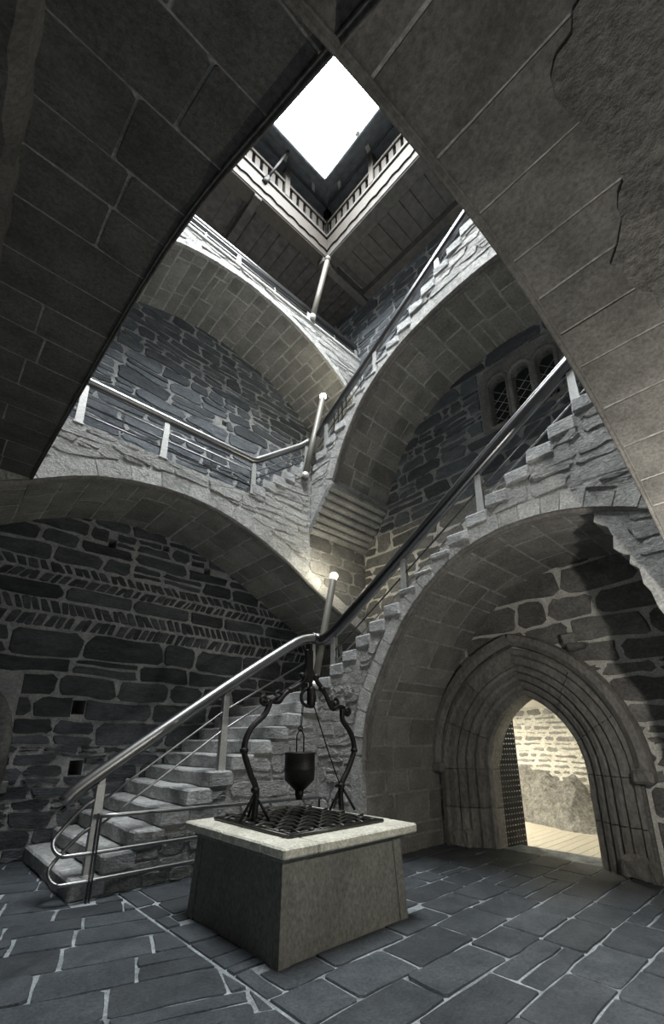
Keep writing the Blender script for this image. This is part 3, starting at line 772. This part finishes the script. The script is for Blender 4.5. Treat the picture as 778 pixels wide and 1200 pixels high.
# near vaults over the viewer -----------------------------------------
vc = thing('near_vault_arch', 'broad stone vault overhead on the right with patched plaster', 'vault')
cC = Curve2([(-1.28, 2.47), (-.9, 2.85), (-.4, 3.22), (0, 3.44), (.345, 3.59), (.79, 3.72), (1.48, 3.84), (2.1, 3.82), (2.81, 3.69), (3.5, 3.43), (4.16, 3.07), (4.9, 2.5), (5.5, 1.8), (5.9, .9), (6.0, 0)], 6); cC.setn((2, 1))
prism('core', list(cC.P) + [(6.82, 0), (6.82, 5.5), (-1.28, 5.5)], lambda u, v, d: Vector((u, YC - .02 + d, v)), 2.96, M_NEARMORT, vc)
s = Stones(vc)
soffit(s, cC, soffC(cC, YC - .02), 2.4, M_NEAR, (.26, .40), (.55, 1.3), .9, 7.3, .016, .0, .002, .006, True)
s.flush()
moulding('edge_moulding', cC, lambda a, z, w_: Vector((a, YC - w_, z)), M_NEAR, vc, .022, .008)
# thin coat of old plaster left on the vault, with a ragged edge
mc = soffC(cC, YC - .02)
def patch(pts, nm):
    Q = []
    for i in range(len(pts)):
        a, b = pts[i], pts[(i + 1) % len(pts)]
        for k in range(7):
            t = k / 7; Q.append((a[0] + (b[0] - a[0]) * t + R.uniform(-.022, .022), a[1] + (b[1] - a[1]) * t + R.uniform(-.022, .022)))
    # columns of the polygon are laid on the curved vault
    L = [Vector((u, v, 0)) for u, v in Q]; T = [tuple(t) for t in tessellate_polygon([L])]
    bm = bmesh.new(); vs_ = [bm.verts.new(Vector((u, v, 0))) for u, v in Q]
    for t in T:
        try: bm.faces.new([vs_[i] for i in t])
        except ValueError: pass
    bmesh.ops.subdivide_edges(bm, edges=[e for e in bm.edges if e.calc_length() > .25], cuts=2, use_grid_fill=False)
    bmesh.ops.triangulate(bm, faces=bm.faces[:])
    low = {}
    for v in bm.verts:
        u, s_ = v.co.x, v.co.y; v.co = mc(u, s_ - .34, 0.012 + .003 * math.sin(u * 31) * math.sin(s_ * 27))
    ret = bmesh.ops.extrude_face_region(bm, geom=bm.faces[:])
    nv = [e for e in ret['geom'] if isinstance(e, bmesh.types.BMVert)]
    for v in nv: v.co += Vector((0, 0, .03))
    return bm_obj(nm, bm, M_PLASTER, vc)
# landing cores above (vault backs) and the other near vault
vd = thing('side_vault_arch', 'dark stone vault overhead on the left in deep shade', 'vault')
cD = Curve2([(-2.3, 1.7), (-1.4, 2.45), (-.5, 3.02), (.1, 3.4), (.35, 3.55), (.63, 3.70), (.95, 3.87), (1.3, 4.06), (1.68, 4.23), (2.15, 4.37), (2.8, 4.48), (3.65, 4.58), (5.0, 4.72), (6.3, 4.81), (8.04, 4.84)], 6); cD.setn((2, 1))
prism('core', list(cD.P) + [(8.04, 5.88), (-2.3, 5.88)], lambda u, v, d: Vector((XD - .02 + d, u, v)), 1.83, M_NEARMORT, vd)
s = Stones(vd)
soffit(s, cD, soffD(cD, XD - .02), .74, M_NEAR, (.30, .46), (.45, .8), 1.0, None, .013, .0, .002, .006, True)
s.flush()
moulding('edge_moulding', cD, lambda a, z, w_: Vector((XD - w_, a, z)), M_NEAR, vd, .022, .007)
# rough lower rib where that vault meets the wall
V = []; Fc = []; n_ = 60
for i in range(n_ + 1):
    s_ = .6 + (cD.len - .7) * i / n_
    for w_, d in ((.735, -.02), (.75, .10), (.80, .16), (1.2, .2)):
        a, z = cD.off(s_, d + R.uniform(-.02, .02)); V.append((XD - w_ + R.uniform(-.012, .012), a, z))
for i in range(n_):
    for j in range(3): Fc.append((i * 4 + j, i * 4 + j + 1, (i + 1) * 4 + j + 1, (i + 1) * 4 + j))
mesh_obj('wall_rib', V, Fc, M_NEAR, vd)
#PATCHES
patch([(.55, 2.55), (.62, 3.0), (.42, 3.2), (.50, 3.75), (.36, 4.1), (.52, 4.6), (.40, 5.0), (.55, 5.5), (1.2, 5.6), (1.25, 4.6), (1.3, 3.4), (1.0, 2.6)], 'plaster_patch')

# ================================================================== RAILINGS
def offset_path(pts, dz): return [(p[0], p[1], p[2] - dz) for p in pts]
def lerp_path(pts, sub=6): return [tuple(p) for p in catmull(pts, sub)]
def post(parent, x, y, z0, z1, ax):
    """pair of flat bars with a bevelled bracket on top; ax = direction of the railing"""
    bm = bmesh.new()
    a = Vector((1, 0, 0)) if ax == 'x' else Vector((0, 1, 0)); b = Vector((0, 1, 0)) if ax == 'x' else Vector((1, 0, 0))
    for sg in (-1, 1):
        c = Vector((x, y, 0)) + b * .03 * sg
        vs_ = box_bm(bm, -.05, .05, -.008, .008, z0, z1 - .08)
        for v in vs_:
            k = (v.co.z - z0) / (z1 - z0); v.co = c + a * v.co.x * (1.1 - .3 * k) + b * v.co.y + Vector((0, 0, v.co.z))
    vs_ = box_bm(bm, -.03, .03, -.016, .016, z0 + (z1 - z0) * .45, z1)
    for v in vs_: v.co = Vector((x, y, 0)) + a * (v.co.x + (.012 if v.co.z > z1 - .01 else 0)) + b * v.co.y + Vector((0, 0, v.co.z))
    vs_ = box_bm(bm, -.07, .07, -.055, .055, z0 - .01, z0 + .012)
    for v in vs_: v.co = Vector((x, y, 0)) + a * v.co.x + b * v.co.y + Vector((0, 0, v.co.z))
    return bm_obj('post', bm, M_POST, parent)
# lower stair: one railing for both flights
ra = thing('stair_railing', 'steel railing climbing the lowest flight from its free handrail end', 'railing')
path = lerp_path([(1.44, 5.85, .95), (1.75, 5.85, 1.22), (3.31, 5.85, 2.33), (4.35, 5.85, 3.03), (4.70, 5.85, 3.23), (4.98, 5.82, 3.30)])
tube('handrail', path, .075, M_STEEL, ra, 12)
tube('rail_groove', offset_path(path, .082), .024, M_RAILD, ra, 8)
for x, z0, z1 in ((1.80, .2, 1.2), (3.32, 1.18, 2.28), (4.93, 2.4, 3.25)): post(ra, x, 5.85, z0, z1, 'x')
for dz, r0, zend, yb in ((.34, .014, .46, 5.66), (.60, .014, .20, 5.66)):
    base = [(4.9, 5.85, 3.26 - dz), (3.31, 5.85, 2.33 - dz), (2.1, 5.85, 1.47 - dz), (1.85, 5.85, 1.28 - dz)]
    tube('rod', base, r0, M_STEEL, ra, 8)
rb = thing('arch_stair_railing', 'dark steel railing above the stair arch over the doorway', 'railing')
path2 = [(5.05, 5.60, 3.26), (5.05, 5.2, 3.46), (5.05, 3.88, 4.29), (5.05, 2.56, 5.13), (5.05, 1.18, 5.98), (5.05, .3, 6.5)]
pp = lerp_path([(4.98, 5.82, 3.30), (5.04, 5.74, 3.27)] + path2)
tube('handrail', pp, .092, M_RAILD, rb, 12)
tube('rail_strip', [(p[0] - .066, p[1], p[2] + .066) for p in pp], .016, M_STEEL, rb, 6)
for y_ in (5.42, 3.87, 2.53, 1.2):
    zr = 3.26 + (5.6 - y_) * .613; post(rb, 5.05, y_, topz2(y_) - .02, zr - .04, 'y')
for dz in (.33, .52): tube('rod', offset_path(path2, dz), .013, M_RAILD if dz < .4 else M_STEEL, rb, 8)
# barrier at the foot
gb = thing('foot_barrier', 'low steel tube barrier with looped ends along the stair foot', 'railing')
tube('top_tube', lerp_path([(1.72, 5.66, .81), (3.0, 5.66, .79), (4.95, 5.66, .76), (5.0, 5.66, .70), (4.98, 5.66, .62)], 5), .024, M_STEEL, gb, 10)
for zt, up_ in ((.46, .98), (.20, .70)):
    tube('looped_tube', lerp_path([(1.82, 5.85, up_), (1.66, 5.85, up_ - .09), (1.46, 5.84, (zt + up_) / 2 - .05), (1.40, 5.78, zt + .10), (1.46, 5.70, zt + .01), (1.62, 5.66, zt), (2.6, 5.66, zt), (4.9, 5.66, zt)], 7), .021, M_STEEL, gb, 10)
bm = bmesh.new(); box_bm(bm, 1.755, 1.765, 5.62, 5.67, 0, .84); box_bm(bm, 1.785, 1.795, 5.62, 5.67, 0, .80); bm_obj('flat_post', bm, M_RAILD, gb)
box('flat_post', 4.95, 4.99, 5.64, 5.68, 0, .76, M_RAILD, gb)
# first gallery
rc = thing('gallery_railing', 'steel railing along the lower gallery turning up towards the corner stair', 'railing')
Yr = YG + .06
pth = [(-1.0, Yr, 6.67), (.9, Yr, 6.67), (3.80, Yr, 6.67), (3.90, Yr, 6.70), (4.95, Yr, 7.55), (5.12, Yr, 7.72), (5.18, Yr, 7.80)]
tube('handrail', pth, .055, M_STEEL, rc, 12)
tube('rail_groove', offset_path(pth, .07), .024, M_RAILD, rc, 8)
for x, z0, z1 in ((.92, 5.9, 6.63), (2.15, 5.9, 6.63), (3.84, 5.92, 6.63), (5.1, 7.08, 7.66)): post(rc, x, Yr, z0, z1, 'x')
for dz in (.26, .42, .58): tube('rod', offset_path([(-1.0, Yr, 6.67), (3.84, Yr, 6.67)] + ([] if dz > .5 else [(5.1, Yr, 7.66)]), dz), .016, M_STEEL if dz < .3 else M_RAILD, rc, 8)
for x in (1.5, 3.0): box('rod_stay', x - .012, x + .012, Yr - .012, Yr + .012, 6.05, 6.45, M_RAILD, rc)
# upper flight
rd = thing('upper_stair_railing', 'dark steel railing climbing the corbelled upper stair', 'railing')
pth = [(5.3, 6.18, 7.88), (5.3, 5.85, 8.12), (5.3, 4.36, 9.02), (5.3, 2.28, 10.3), (5.3, 1.0, 11.1)]
tube('handrail', pth, .07, M_RAILD, rd, 12)
tube('rail_strip', [(p[0] - .05, p[1], p[2] + .052) for p in pth], .014, M_STEEL, rd, 6)
for y_ in (5.9, 4.48, 2.95, 1.6): post(rd, 5.3, y_, topz3(y_), 7.95 + (6.1 - y_) * .615, 'y')
for dz in (.3, .48): tube('rod', offset_path(pth, dz), .012, M_RAILD, rd, 8)
for k in range(4): box('bar', 5.29, 5.31, 5.66 - k * .12, 5.68 - k * .12, topz3(5.6 - k * .12), 8.0 + (5.7 - (5.67 - k * .12)) * .6 + .2, M_RAILD, rd)
# top gallery
re_ = thing('top_gallery_railing', 'steel railing along the top stone gallery below the timber balcony', 'railing')
pth = [(-1.0, Yr, 11.52), (6.75, Yr, 11.52)]
tube('handrail', pth, .05, M_STEEL, re_, 10)
tube('rail_groove', offset_path(pth, .09), .045, M_RAILD, re_, 8)
for x in (.2, 1.6, 3.15, 5.08, 6.70): post(re_, x, Yr, 11.15, 11.47, 'x')
for dz in (.2, .29): tube('rod', offset_path(pth, dz), .016, M_STEEL, re_, 8)
for x in (2.4, 4.1, 5.95): box('rod_stay', x - .012, x + .012, Yr - .012, Yr + .012, 11.15, 11.36, M_POST, re_)

# ================================================================== LAMPS
def lamp(label, base, top, lit, energy):
    L = thing('lamp_pole', label, 'lamp', 'leaning lamp poles', base)
    b, t = Vector((0, 0, 0)), Vector(top) - Vector(base)
    dirn = t.normalized()
    pb = tube('pole', [b, t * .5, t - dirn * .1, t - dirn * .06], .06, M_LAMPP, L, 14, rads=[.066, .066, .066, .055])
    tube('base_sleeve', [b, dirn * .12], .078, M_POST, L, 14)
    bm = bmesh.new(); bmesh.ops.create_uvsphere(bm, u_segments=16, v_segments=10, radius=.075)
    bmesh.ops.translate(bm, verts=bm.verts, vec=t); bm_obj('globe', bm, M_GLOW if lit else M_LAMPP, pb, True)
    if lit:
        ld = bpy.data.lights.new('lamp_light', 'POINT'); ld.energy = energy; ld.color = (1, .92, .72); ld.shadow_soft_size = .08
        lo = bpy.data.objects.new('lamp_light', ld); COL.objects.link(lo); lo.parent = L; lo.location = t + dirn * .16
lamp('lit lamp pole leaning beside the turn of the lower handrail', (4.93, 5.8, 2.41), (5.40, 5.8, 4.55), True, 20)
lamp('lit lamp pole leaning at the start of the corbelled upper stair', (5.0, 6.25, 6.72), (5.49, 6.25, 9.1), True, 20)
lamp('unlit pale pole leaning up to the timber balcony corner', (5.14, 6.28, 11.16), (5.27, 5.86, 12.88), False, 0)
# floodlight on a wall bracket beneath the near vault (its beam throws the broken shadow beside the stair arch)
fl = thing('flood_lamp', 'floodlight on a tripod pole under the right-hand near vault', 'lamp', None, (3.4, -.05, 0.012))
box('housing', -.1, .1, -.05, .05, 2.0, 2.16, M_POST, fl, .01); tube('pole', [(0, 0, .35), (0, 0, 2.0)], .018, M_POST, fl, 8)
for k in range(3):
    a = k * 2.094 + .3; tube('leg', [(0, 0, .6), (.3 * math.cos(a), .3 * math.sin(a), 0.01)], .012, M_POST, fl, 6)
ld = bpy.data.lights.new('flood_light', 'POINT'); ld.energy = 135; ld.color = (1, .95, .86); ld.shadow_soft_size = .03
lo = bpy.data.objects.new('flood_light', ld); COL.objects.link(lo); lo.parent = fl; lo.location = (.12, .06, 2.24); lo.rotation_euler = Vector((4.1, 2.3, -.5)).to_track_quat('-Z', 'Y').to_euler()

# ================================================================== TIMBER BALCONY AND ROOF
tg = thing('timber_balcony', 'timber balcony with pale balustrade and scalloped fascia below the roof opening', 'balcony')
GX0, GX1, GY0, GY1 = .55, 5.30, .75, 5.93
def scallop(nm, p0, p1, nrm, z0, z1, mat, amp=.05):
    p0, p1 = Vector(p0), Vector(p1); L = (p1 - p0).length; d = (p1 - p0) / L; n_ = int(L / .05); V = []; Fc = []
    for i in range(n_ + 1):
        s_ = L * i / n_; zb = z0 + amp * abs(math.sin(s_ * math.pi / .32)) * (1 if int(s_ / .32) % 2 else .55)
        for off, z in ((0, zb), (0, z1), (.035, z1), (.035, zb)):
            q = p0 + d * s_ + Vector(nrm) * (off); V.append((q.x, q.y, z))
    for i in range(n_):
        for j in range(4): Fc.append((i * 4 + j, i * 4 + (j + 1) % 4, (i + 1) * 4 + (j + 1) % 4, (i + 1) * 4 + j))
    return mesh_obj(nm, V, Fc, mat, tg)
# four sides: (axis, fixed coordinate, from, to, inward sign)
for ax, c, a, b, sg in (('x', GY1, GX0, GX1, -1), ('y', GX1, GY0, GY1, -1), ('x', GY0, GX0, GX1, 1), ('y', GX0, GY0, GY1, 1)):
    vis = sg < 0
    def bx(nm, a0, a1, c0, c1, z0, z1, mat, bev=0.0):
        c0, c1 = c + sg * c0, c + sg * c1; c0, c1 = min(c0, c1), max(c0, c1)
        return box(nm, a0, a1, c0, c1, z0, z1, mat, tg, bev) if ax == 'x' else box(nm, c0, c1, a0, a1, z0, z1, mat, tg, bev)
    bx('edge_beam', a - .3, b + .3, -.34, -.02, 13.0, 13.3, M_WOODM if ax == 'y' else M_WOOD, .01)
    bx('fascia', a, b, -.04, .0, 13.04, 13.34, M_WOOD if ax == 'x' else M_WOODM)
    nrm = (0, sg, 0) if ax == 'x' else (sg, 0, 0)
    p0 = (a, c, 0) if ax == 'x' else (c, a, 0); p1 = (b, c, 0) if ax == 'x' else (c, b, 0)
    scallop('scalloped_board', p0, p1, nrm, 13.22, 13.58, M_WOOD)
    bx('sill_rail', a, b, -.03, .06, 13.64, 13.72, M_WOODM)
    bx('ledge', a, b, -.06, .0, 13.56, 13.66, M_WOODD)
    u = a + .05
    while u < b - .03:
        bx('baluster', u, u + .125, -.02, .01, 13.72, 14.14, M_WOOD); u += .21
    bx('top_rail', a, b, -.04, .05, 14.14, 14.22, M_WOOD, .01)
    for u in ([a, 2.0, 3.99, b] if ax == 'x' else [a, 2.6, 4.36, b]):
        bx('balcony_post', u - .07, u + .07, -.10, .07, 13.7, 14.72, M_WOOD, .012)
    bx('wall_plate', a - .1, b + .1, -.14, .04, 14.70, 14.86, M_EAVE)
# floor boards and beams on the two sides in view, plain deck on the others
x = GX1 + .34
box('beam', GX1 - .1, XB - .01, GY1 + .02, GY1 + .22, 12.86, 13.1, M_WOODM, tg, .01)
box('beam', XB - .24, XB - .02, -2.3, GY1, 12.9, 13.12, M_WOODM, tg, .01)
box('beam', GX0, XB - .1, YA - .25, YA - .02, 12.9, 13.12, M_WOODD, tg, .01)
y = -2.3
while y < GY1 - .02:
    w_ = min(R.uniform(.26, .40), GY1 - y); box('floor_board', GX1 + .02, XB - .02, y, y + w_ - .015, 13.10 + R.uniform(0, .012), 13.16, M_WOODM, tg); y += w_
x = -1.2
while x < XB - .05:
    w_ = min(R.uniform(.26, .40), XB - x); box('floor_board', x, x + w_ - .015, GY1 + .04, YA - .02, 13.12 + R.uniform(0, .012), 13.18, M_WOODD, tg); x += w_
for xx in (1.2, 3.2): box('joist', xx, xx + .18, GY1 + .02, YA - .02, 12.92, 13.12, M_WOODD, tg, .01)
box('deck', -1.3, GX1, -2.4, GY0, 13.1, 13.16, M_WOODD, tg); box('deck', -1.3, GX0, GY0, YA, 13.1, 13.16, M_WOODD, tg)

rf = thing('courtyard_roof', 'dark timber eaves framing the square of open sky', 'roof')
EX0, EX1, EY0, EY1, EZ = 1.08, 4.77, 1.24, 5.42, 14.52
def eave(p0, p1, q0, q1, nb):
    """boards from the eaves line p0-p1 up to the plate line q0-q1"""
    p0, p1, q0, q1 = map(Vector, (p0, p1, q0, q1))
    for i in range(3):
        a, b = i / 3 + .004, (i + 1) / 3 - .004
        V = [p0.lerp(q0, a), p1.lerp(q1, a), p1.lerp(q1, b), p0.lerp(q0, b)]; V += [v + Vector((0, 0, .03)) for v in V]
        mesh_obj('eaves_board', V, [(0, 1, 2, 3), (7, 6, 5, 4), (0, 4, 5, 1), (1, 5, 6, 2), (2, 6, 7, 3), (3, 7, 4, 0)], M_EAVE, rf)
    for i in range(nb):
        t = (i + .5) / nb; a, b = p0.lerp(p1, t), q0.lerp(q1, t); d = (p1 - p0).normalized() * .045; m = a.lerp(b, .38); e = a.lerp(b, .62)
        V = []
        for z in (-.06, .0):
            V += [m + d + Vector((0, 0, z)), m - d + Vector((0, 0, z)), e - d + Vector((0, 0, z)), e + d + Vector((0, 0, z))]
        mesh_obj('snow_clip', V, [(0, 1, 2, 3), (7, 6, 5, 4), (0, 4, 5, 1), (1, 5, 6, 2), (2, 6, 7, 3), (3, 7, 4, 0)], M_POST if i % 1 == 0 else M_EAVE, rf)
PZ = 14.84
crn = [(EX0, EY0), (EX1, EY0), (EX1, EY1), (EX0, EY1)]; qrn = [(GX0 - .1, GY0 - .1), (GX1 + .1, GY0 - .1), (GX1 + .1, GY1 + .1), (GX0 - .1, GY1 + .1)]
orn = [(-1.7, -2.8), (7.3, -2.8), (7.3, 8.5), (-1.7, 8.5)]
for i in range(4):
    j = (i + 1) % 4
    eave((*crn[i], EZ), (*crn[j], EZ), (*qrn[i], PZ), (*qrn[j], PZ), 5)
    tube('gutter', [(*crn[i], EZ + .05), (*crn[j], EZ + .05)], .05, M_EAVE, rf, 8)
    V = [Vector((*crn[i], EZ + .1)), Vector((*crn[j], EZ + .1)), Vector((*orn[j], 17)), Vector((*orn[i], 17))]; V += [v + Vector((0, 0, .08)) for v in V]
    mesh_obj('roof_slope', V, [(0, 1, 2, 3), (7, 6, 5, 4), (0, 4, 5, 1), (1, 5, 6, 2), (2, 6, 7, 3), (3, 7, 4, 0)], M_EAVE, rf)
# flagstaff leaning out of the balustrade, stay wire and a small lamp bracket under the sky
fp = thing('flagstaff', 'thin dark staff leaning out from the pale balustrade towards the sky', 'staff')
tube('shaft', [(3.40, 5.88, 13.55), (3.75, 5.55, 14.6)], .03, M_IRON, fp, 8)
tube('socket', [(3.36, 5.90, 13.45), (3.44, 5.86, 13.68)], .06, M_IRON, fp, 8)
tube('stay_wire', [(3.75, 5.55, 14.6), (4.2, 3.3, 14.9), (4.72, 2.0, 14.75)], .006, M_IRON, fp, 5)
sp = thing('eaves_lamp', 'small white lamp on a thin arm at the roof opening edge', 'lamp')
tube('arm', [(4.74, 4.25, 14.62), (4.35, 4.35, 14.85)], .012, M_IRON, sp, 6)
lathe('shade', [(.0, 14.58), (.06, 14.58), (.05, 14.63), (.02, 14.67)], 4.72, 4.25, M_WHITE, sp, 12)

# ================================================================== THE WELL
we = thing('stone_well', 'square tapering stone well with pale slab rim in the middle of the court', 'well')
bx0, bx1, by0, by1 = 2.37, 3.86, 3.14, 4.60
bm = bmesh.new(); vs_ = box_bm(bm, bx0, bx1, by0, by1, 0, .72)
mx, my = (bx0 + bx1) / 2, (by0 + by1) / 2
for v in vs_:
    if v.co.z > .5: v.co.x = mx + (v.co.x - mx) * .95; v.co.y = my + (v.co.y - my) * .95
bmesh.ops.bevel(bm, geom=bm.edges[:], offset=.012, segments=2, affect='EDGES'); wb = bm_obj('body', bm, M_WELL, we)
for sx in (0, 1):                      # corner strips
    for sy in (0, 1):
        X0 = bx0 if sx == 0 else bx1; Y0 = by0 if sy == 0 else by1; ix, iy = (1 if sx == 0 else -1), (1 if sy == 0 else -1)
        V = []
        for k, z in ((1, .0), (.95, .715)):
            cx, cy = mx + (X0 - mx) * k, my + (Y0 - my) * k; e = .008
            V += [(cx - ix * e, cy - iy * e, z), (cx + ix * .10, cy - iy * e, z), (cx + ix * .10, cy + iy * .02, z), (cx + ix * .02, cy + iy * .02, z), (cx + ix * .02, cy + iy * .10, z), (cx - ix * e, cy + iy * .10, z)]
        mesh_obj('corner_strip', V, [(j, (j + 1) % 6, 6 + (j + 1) % 6, 6 + j) for j in range(6)] + [(0, 1, 2, 3, 4, 5), (11, 10, 9, 8, 7, 6)], M_WELL, wb)
sx0, sx1, sy0, sy1 = 2.31, 3.95, 3.03, 4.72
box('neck', bx0 + .0, bx1 - .0, by0 + .0, by1 - .0, .69, .735, M_WELL, we, .01)
iw = .33
def slab(x0, x1, y0, y1): rough_block('rim_slab', x0 + .003, x1 - .003, y0 + .003, y1 - .003, .735, .815, M_SLAB, we, 4, .003, .014)
slab(sx0, 2.66, sy0, sy0 + iw); slab(2.66, sx1, sy0, sy0 + iw); slab(sx0, sx0 + iw, sy0 + iw, 4.0); slab(sx0, sx0 + iw, 4.0, sy1)
slab(sx1 - iw, sx1, sy0 + iw, sy1); slab(sx0 + iw, sx1 - iw, sy1 - iw, sy1)
box('shaft', sx0 + iw - .05, sx1 - iw + .05, sy0 + iw - .05, sy1 - iw + .05, .70, .748, M_DARK, we)  # shallow near-black lid, the darkness down the well is put in as colour
M_GRATE = plain('highlit_iron', (.075, .073, .068), .38, .8, .3, .3, 40)  # lighter than the hoist iron, metal highlights put into the base colour
gr = thing('well_grate', 'black wrought iron lattice grate lying over the well mouth', 'grate')
gx0, gx1, gy0, gy1 = 2.56, 3.74, 3.30, 4.55
for e in (0, .06):
    z = .832
    for a, b in (((gx0 + e, gy0 + e), (gx1 - e, gy0 + e)), ((gx1 - e, gy0 + e), (gx1 - e, gy1 - e)), ((gx1 - e, gy1 - e), (gx0 + e, gy1 - e)), ((gx0 + e, gy1 - e), (gx0 + e, gy0 + e))):
        tube('frame_bar', [(*a, z), (*b, z)], .016, M_GRATE, gr, 6)
NB = 9
for i in range(1, NB):
    x = gx0 + (gx1 - gx0) * i / NB; y = gy0 + (gy1 - gy0) * i / NB
    tube('lattice_bar', [(x, gy0 + (gy1 - gy0) * k / NB / 2, .845 + .012 * math.cos(math.pi * (k + i * 2) / 2)) for k in range(2 * NB + 1)], .014, M_GRATE, gr, 6)
    tube('lattice_bar', [(gx0 + (gx1 - gx0) * k / NB / 2, y, .845 - .012 * math.cos(math.pi * (k + i * 2) / 2)) for k in range(2 * NB + 1)], .014, M_GRATE, gr, 6)
# wrought iron hoist frame
fr = thing('well_hoist', 'black wrought iron hoist frame with curled arms standing on the well', 'frame')
FY, FX0, FXL, FZ = 4.05, 2.70, 1.18, .84
def fp_(t, h): return (FX0 + t * FXL, FY, FZ + h * .955)
def bez(pts): return [tuple(p) for p in catmull([fp_(*p) for p in pts], 7)]
left = [(0, 0), (.01, .29), (-.06, .47), (-.13, .70), (-.08, .90), (.06, 1.06), (.12, 1.20), (.17, 1.25)]
left2 = [(.10, 1.22), (.20, 1.21), (.30, 1.32), (.42, 1.40), (.50, 1.48), (.54, 1.62), (.55, 1.74)]
right = [(1.0, 0), (1.0, .26), (1.10, .45), (1.19, .68), (1.14, .88), (1.03, 1.03), (1.02, 1.17)]
right2 = [(1.05, 1.19), (.96, 1.20), (.88, 1.17), (.78, 1.35), (.68, 1.48), (.60, 1.60), (.58, 1.74)]
for L, nm in ((left, 'upright'), (right, 'upright')): tube(nm, bez(L), .031, M_IRON, fr, 8)
for L in (left2, right2): tube('top_arm', bez(L), .027, M_IRON, fr, 8)
def curl(c, r, a0, turns, sg):
    P = []
    for k in range(19):
        a = a0 + sg * turns * 2 * math.pi * k / 18; q = r * (1 - .75 * k / 18)
        P.append(fp_(c[0] + q * math.cos(a) / FXL, c[1] + q * math.sin(a) / .955))
    tube('curl', P, .02, M_IRON, fr, 6)
curl((.20, 1.27), .07, -1.6, 1.3, 1); curl((.05, 1.22), .06, 0, 1.3, -1); curl((.93, 1.24), .07, -1.6, 1.3, -1); curl((1.10, 1.15), .06, 2.6, 1.3, 1)
def knob(t, h, r=.045):
    bm = bmesh.new(); bmesh.ops.create_uvsphere(bm, u_segments=12, v_segments=8, radius=r); bmesh.ops.scale(bm, vec=(1, 1, .75), verts=bm.verts)
    bmesh.ops.translate(bm, verts=bm.verts, vec=fp_(t, h)); bm_obj('collar', bm, M_IRON, fr, True)
for t, h in ((.0, .30), (-.13, .69), (1.0, .27), (1.19, .67), (.48, 1.54), (.66, 1.54), (.34, 1.35), (.74, 1.40)): knob(t, h)
for t in (0.0, 1.0):
    for dx, dy in ((-.13, .05), (.12, -.10), (.03, .16)):
        p = fp_(t, .27); tube('foot_brace', [p, (p[0] + dx, p[1] + dy, FZ)], .014, M_IRON, fr, 6)
x, y, z = fp_(.565, 1.78)
bm = bmesh.new(); box_bm(bm, x - .05, x + .05, y - .03, y + .03, z - .30, z + .08); box_bm(bm, x - .02, x + .02, y - .05, y + .05, z + .02, z + .16)
bmesh.ops.bevel(bm, geom=bm.edges[:], offset=.01, segments=1, affect='EDGES'); bm_obj('head_block', bm, M_IRON, fr)
tube('hook', [fp_(.56 + .10 * math.cos(a) / FXL * 1.0 - .0, 1.28 + .10 * math.sin(a)) for a in [math.radians(60 - 15 * k) for k in range(22)]], .02, M_IRON, fr, 8)
tube('hook_shank', [fp_(.60, 1.36), fp_(.575, 1.6)], .022, M_IRON, fr, 8)
lathe('pulley_pin', [(.03, fp_(0, 1.16)[2]), (.05, fp_(0, 1.2)[2]), (.05, fp_(0, 1.38)[2]), (.03, fp_(0, 1.42)[2])], fp_(.6, 0)[0], FY, M_IRON, fr, 12)
# bucket and its ropes
bk = thing('well_bucket', 'dark metal bucket with funnel bottom hanging above the grate', 'bucket')
bx_, _, bz = fp_(.475, .66)
vb = lathe('vessel', [(.0, bz), (.165, bz), (.172, bz - .01), (.165, bz - .02), (.165, bz - .16), (.170, bz - .17), (.165, bz - .18), (.16, bz - .28), (.05, bz - .385), (.0, bz - .386)], bx_, FY, M_IRON, bk, 24)
lathe('nozzle', [(.048, bz - .37), (.045, bz - .44), (.036, bz - .455), (.036, bz - .475), (.01, bz - .48)], bx_, FY, M_IRON, vb, 14)
tube('handle', [(bx_ - .05, FY, bz - .01), (bx_ - .05, FY, bz + .17), (bx_ - .02, FY, bz + .23), (bx_ + .02, FY, bz + .23), (bx_ + .05, FY, bz + .17), (bx_ + .05, FY, bz - .01)], .008, M_IRON, vb, 6)
rp = thing('hoist_rope', 'thin dark rope from the hoist head to the bucket handle', 'rope')
e = fp_(.50, 1.22)
P = [(bx_ + (e[0] - bx_) * k / 14, FY, bz + .22 + (e[2] - bz - .22) * k / 14) for k in range(15)]
V, Fc = [], []
for k in range(14):
    a, b = Vector(P[k]), Vector(P[k + 1]); m = (a + b) / 2; hl = (b - a).length * .62; o_ = Vector((1, 0, 0)) if k % 2 else Vector((0, 1, 0))
    v_, f_ = tube_data([m + o_ * .012 * math.cos(q) + Vector((0, 0, hl * math.sin(q))) for q in [2 * math.pi * i / 10 for i in range(10)]], .0045, 5, True)
    b_ = len(V); V += v_; Fc += [tuple(j + b_ for j in f) for f in f_]
mesh_obj('chain', V, Fc, M_IRON, rp)
tube('eye', [(bx_ + .03 * math.cos(a), FY, bz + .25 + .03 * math.sin(a)) for a in [2 * math.pi * i / 12 for i in range(12)]], .006, M_IRON, rp, 6, True)
rp2 = thing('tie_rope', 'slack dark rope running from the hoist hook down to the right upright', 'rope')
tube('strand', lerp_path([fp_(.62, 1.24), fp_(.76, .85), fp_(.90, .48), fp_(.985, .28)], 5), .008, M_IRON, rp2, 6)
tube('knot', [fp_(.975 + .05 * math.cos(a), .27 + .012 * math.sin(2 * a)) for a in [2 * math.pi * i / 12 for i in range(12)]], .01, M_IRON, rp2, 6, True)
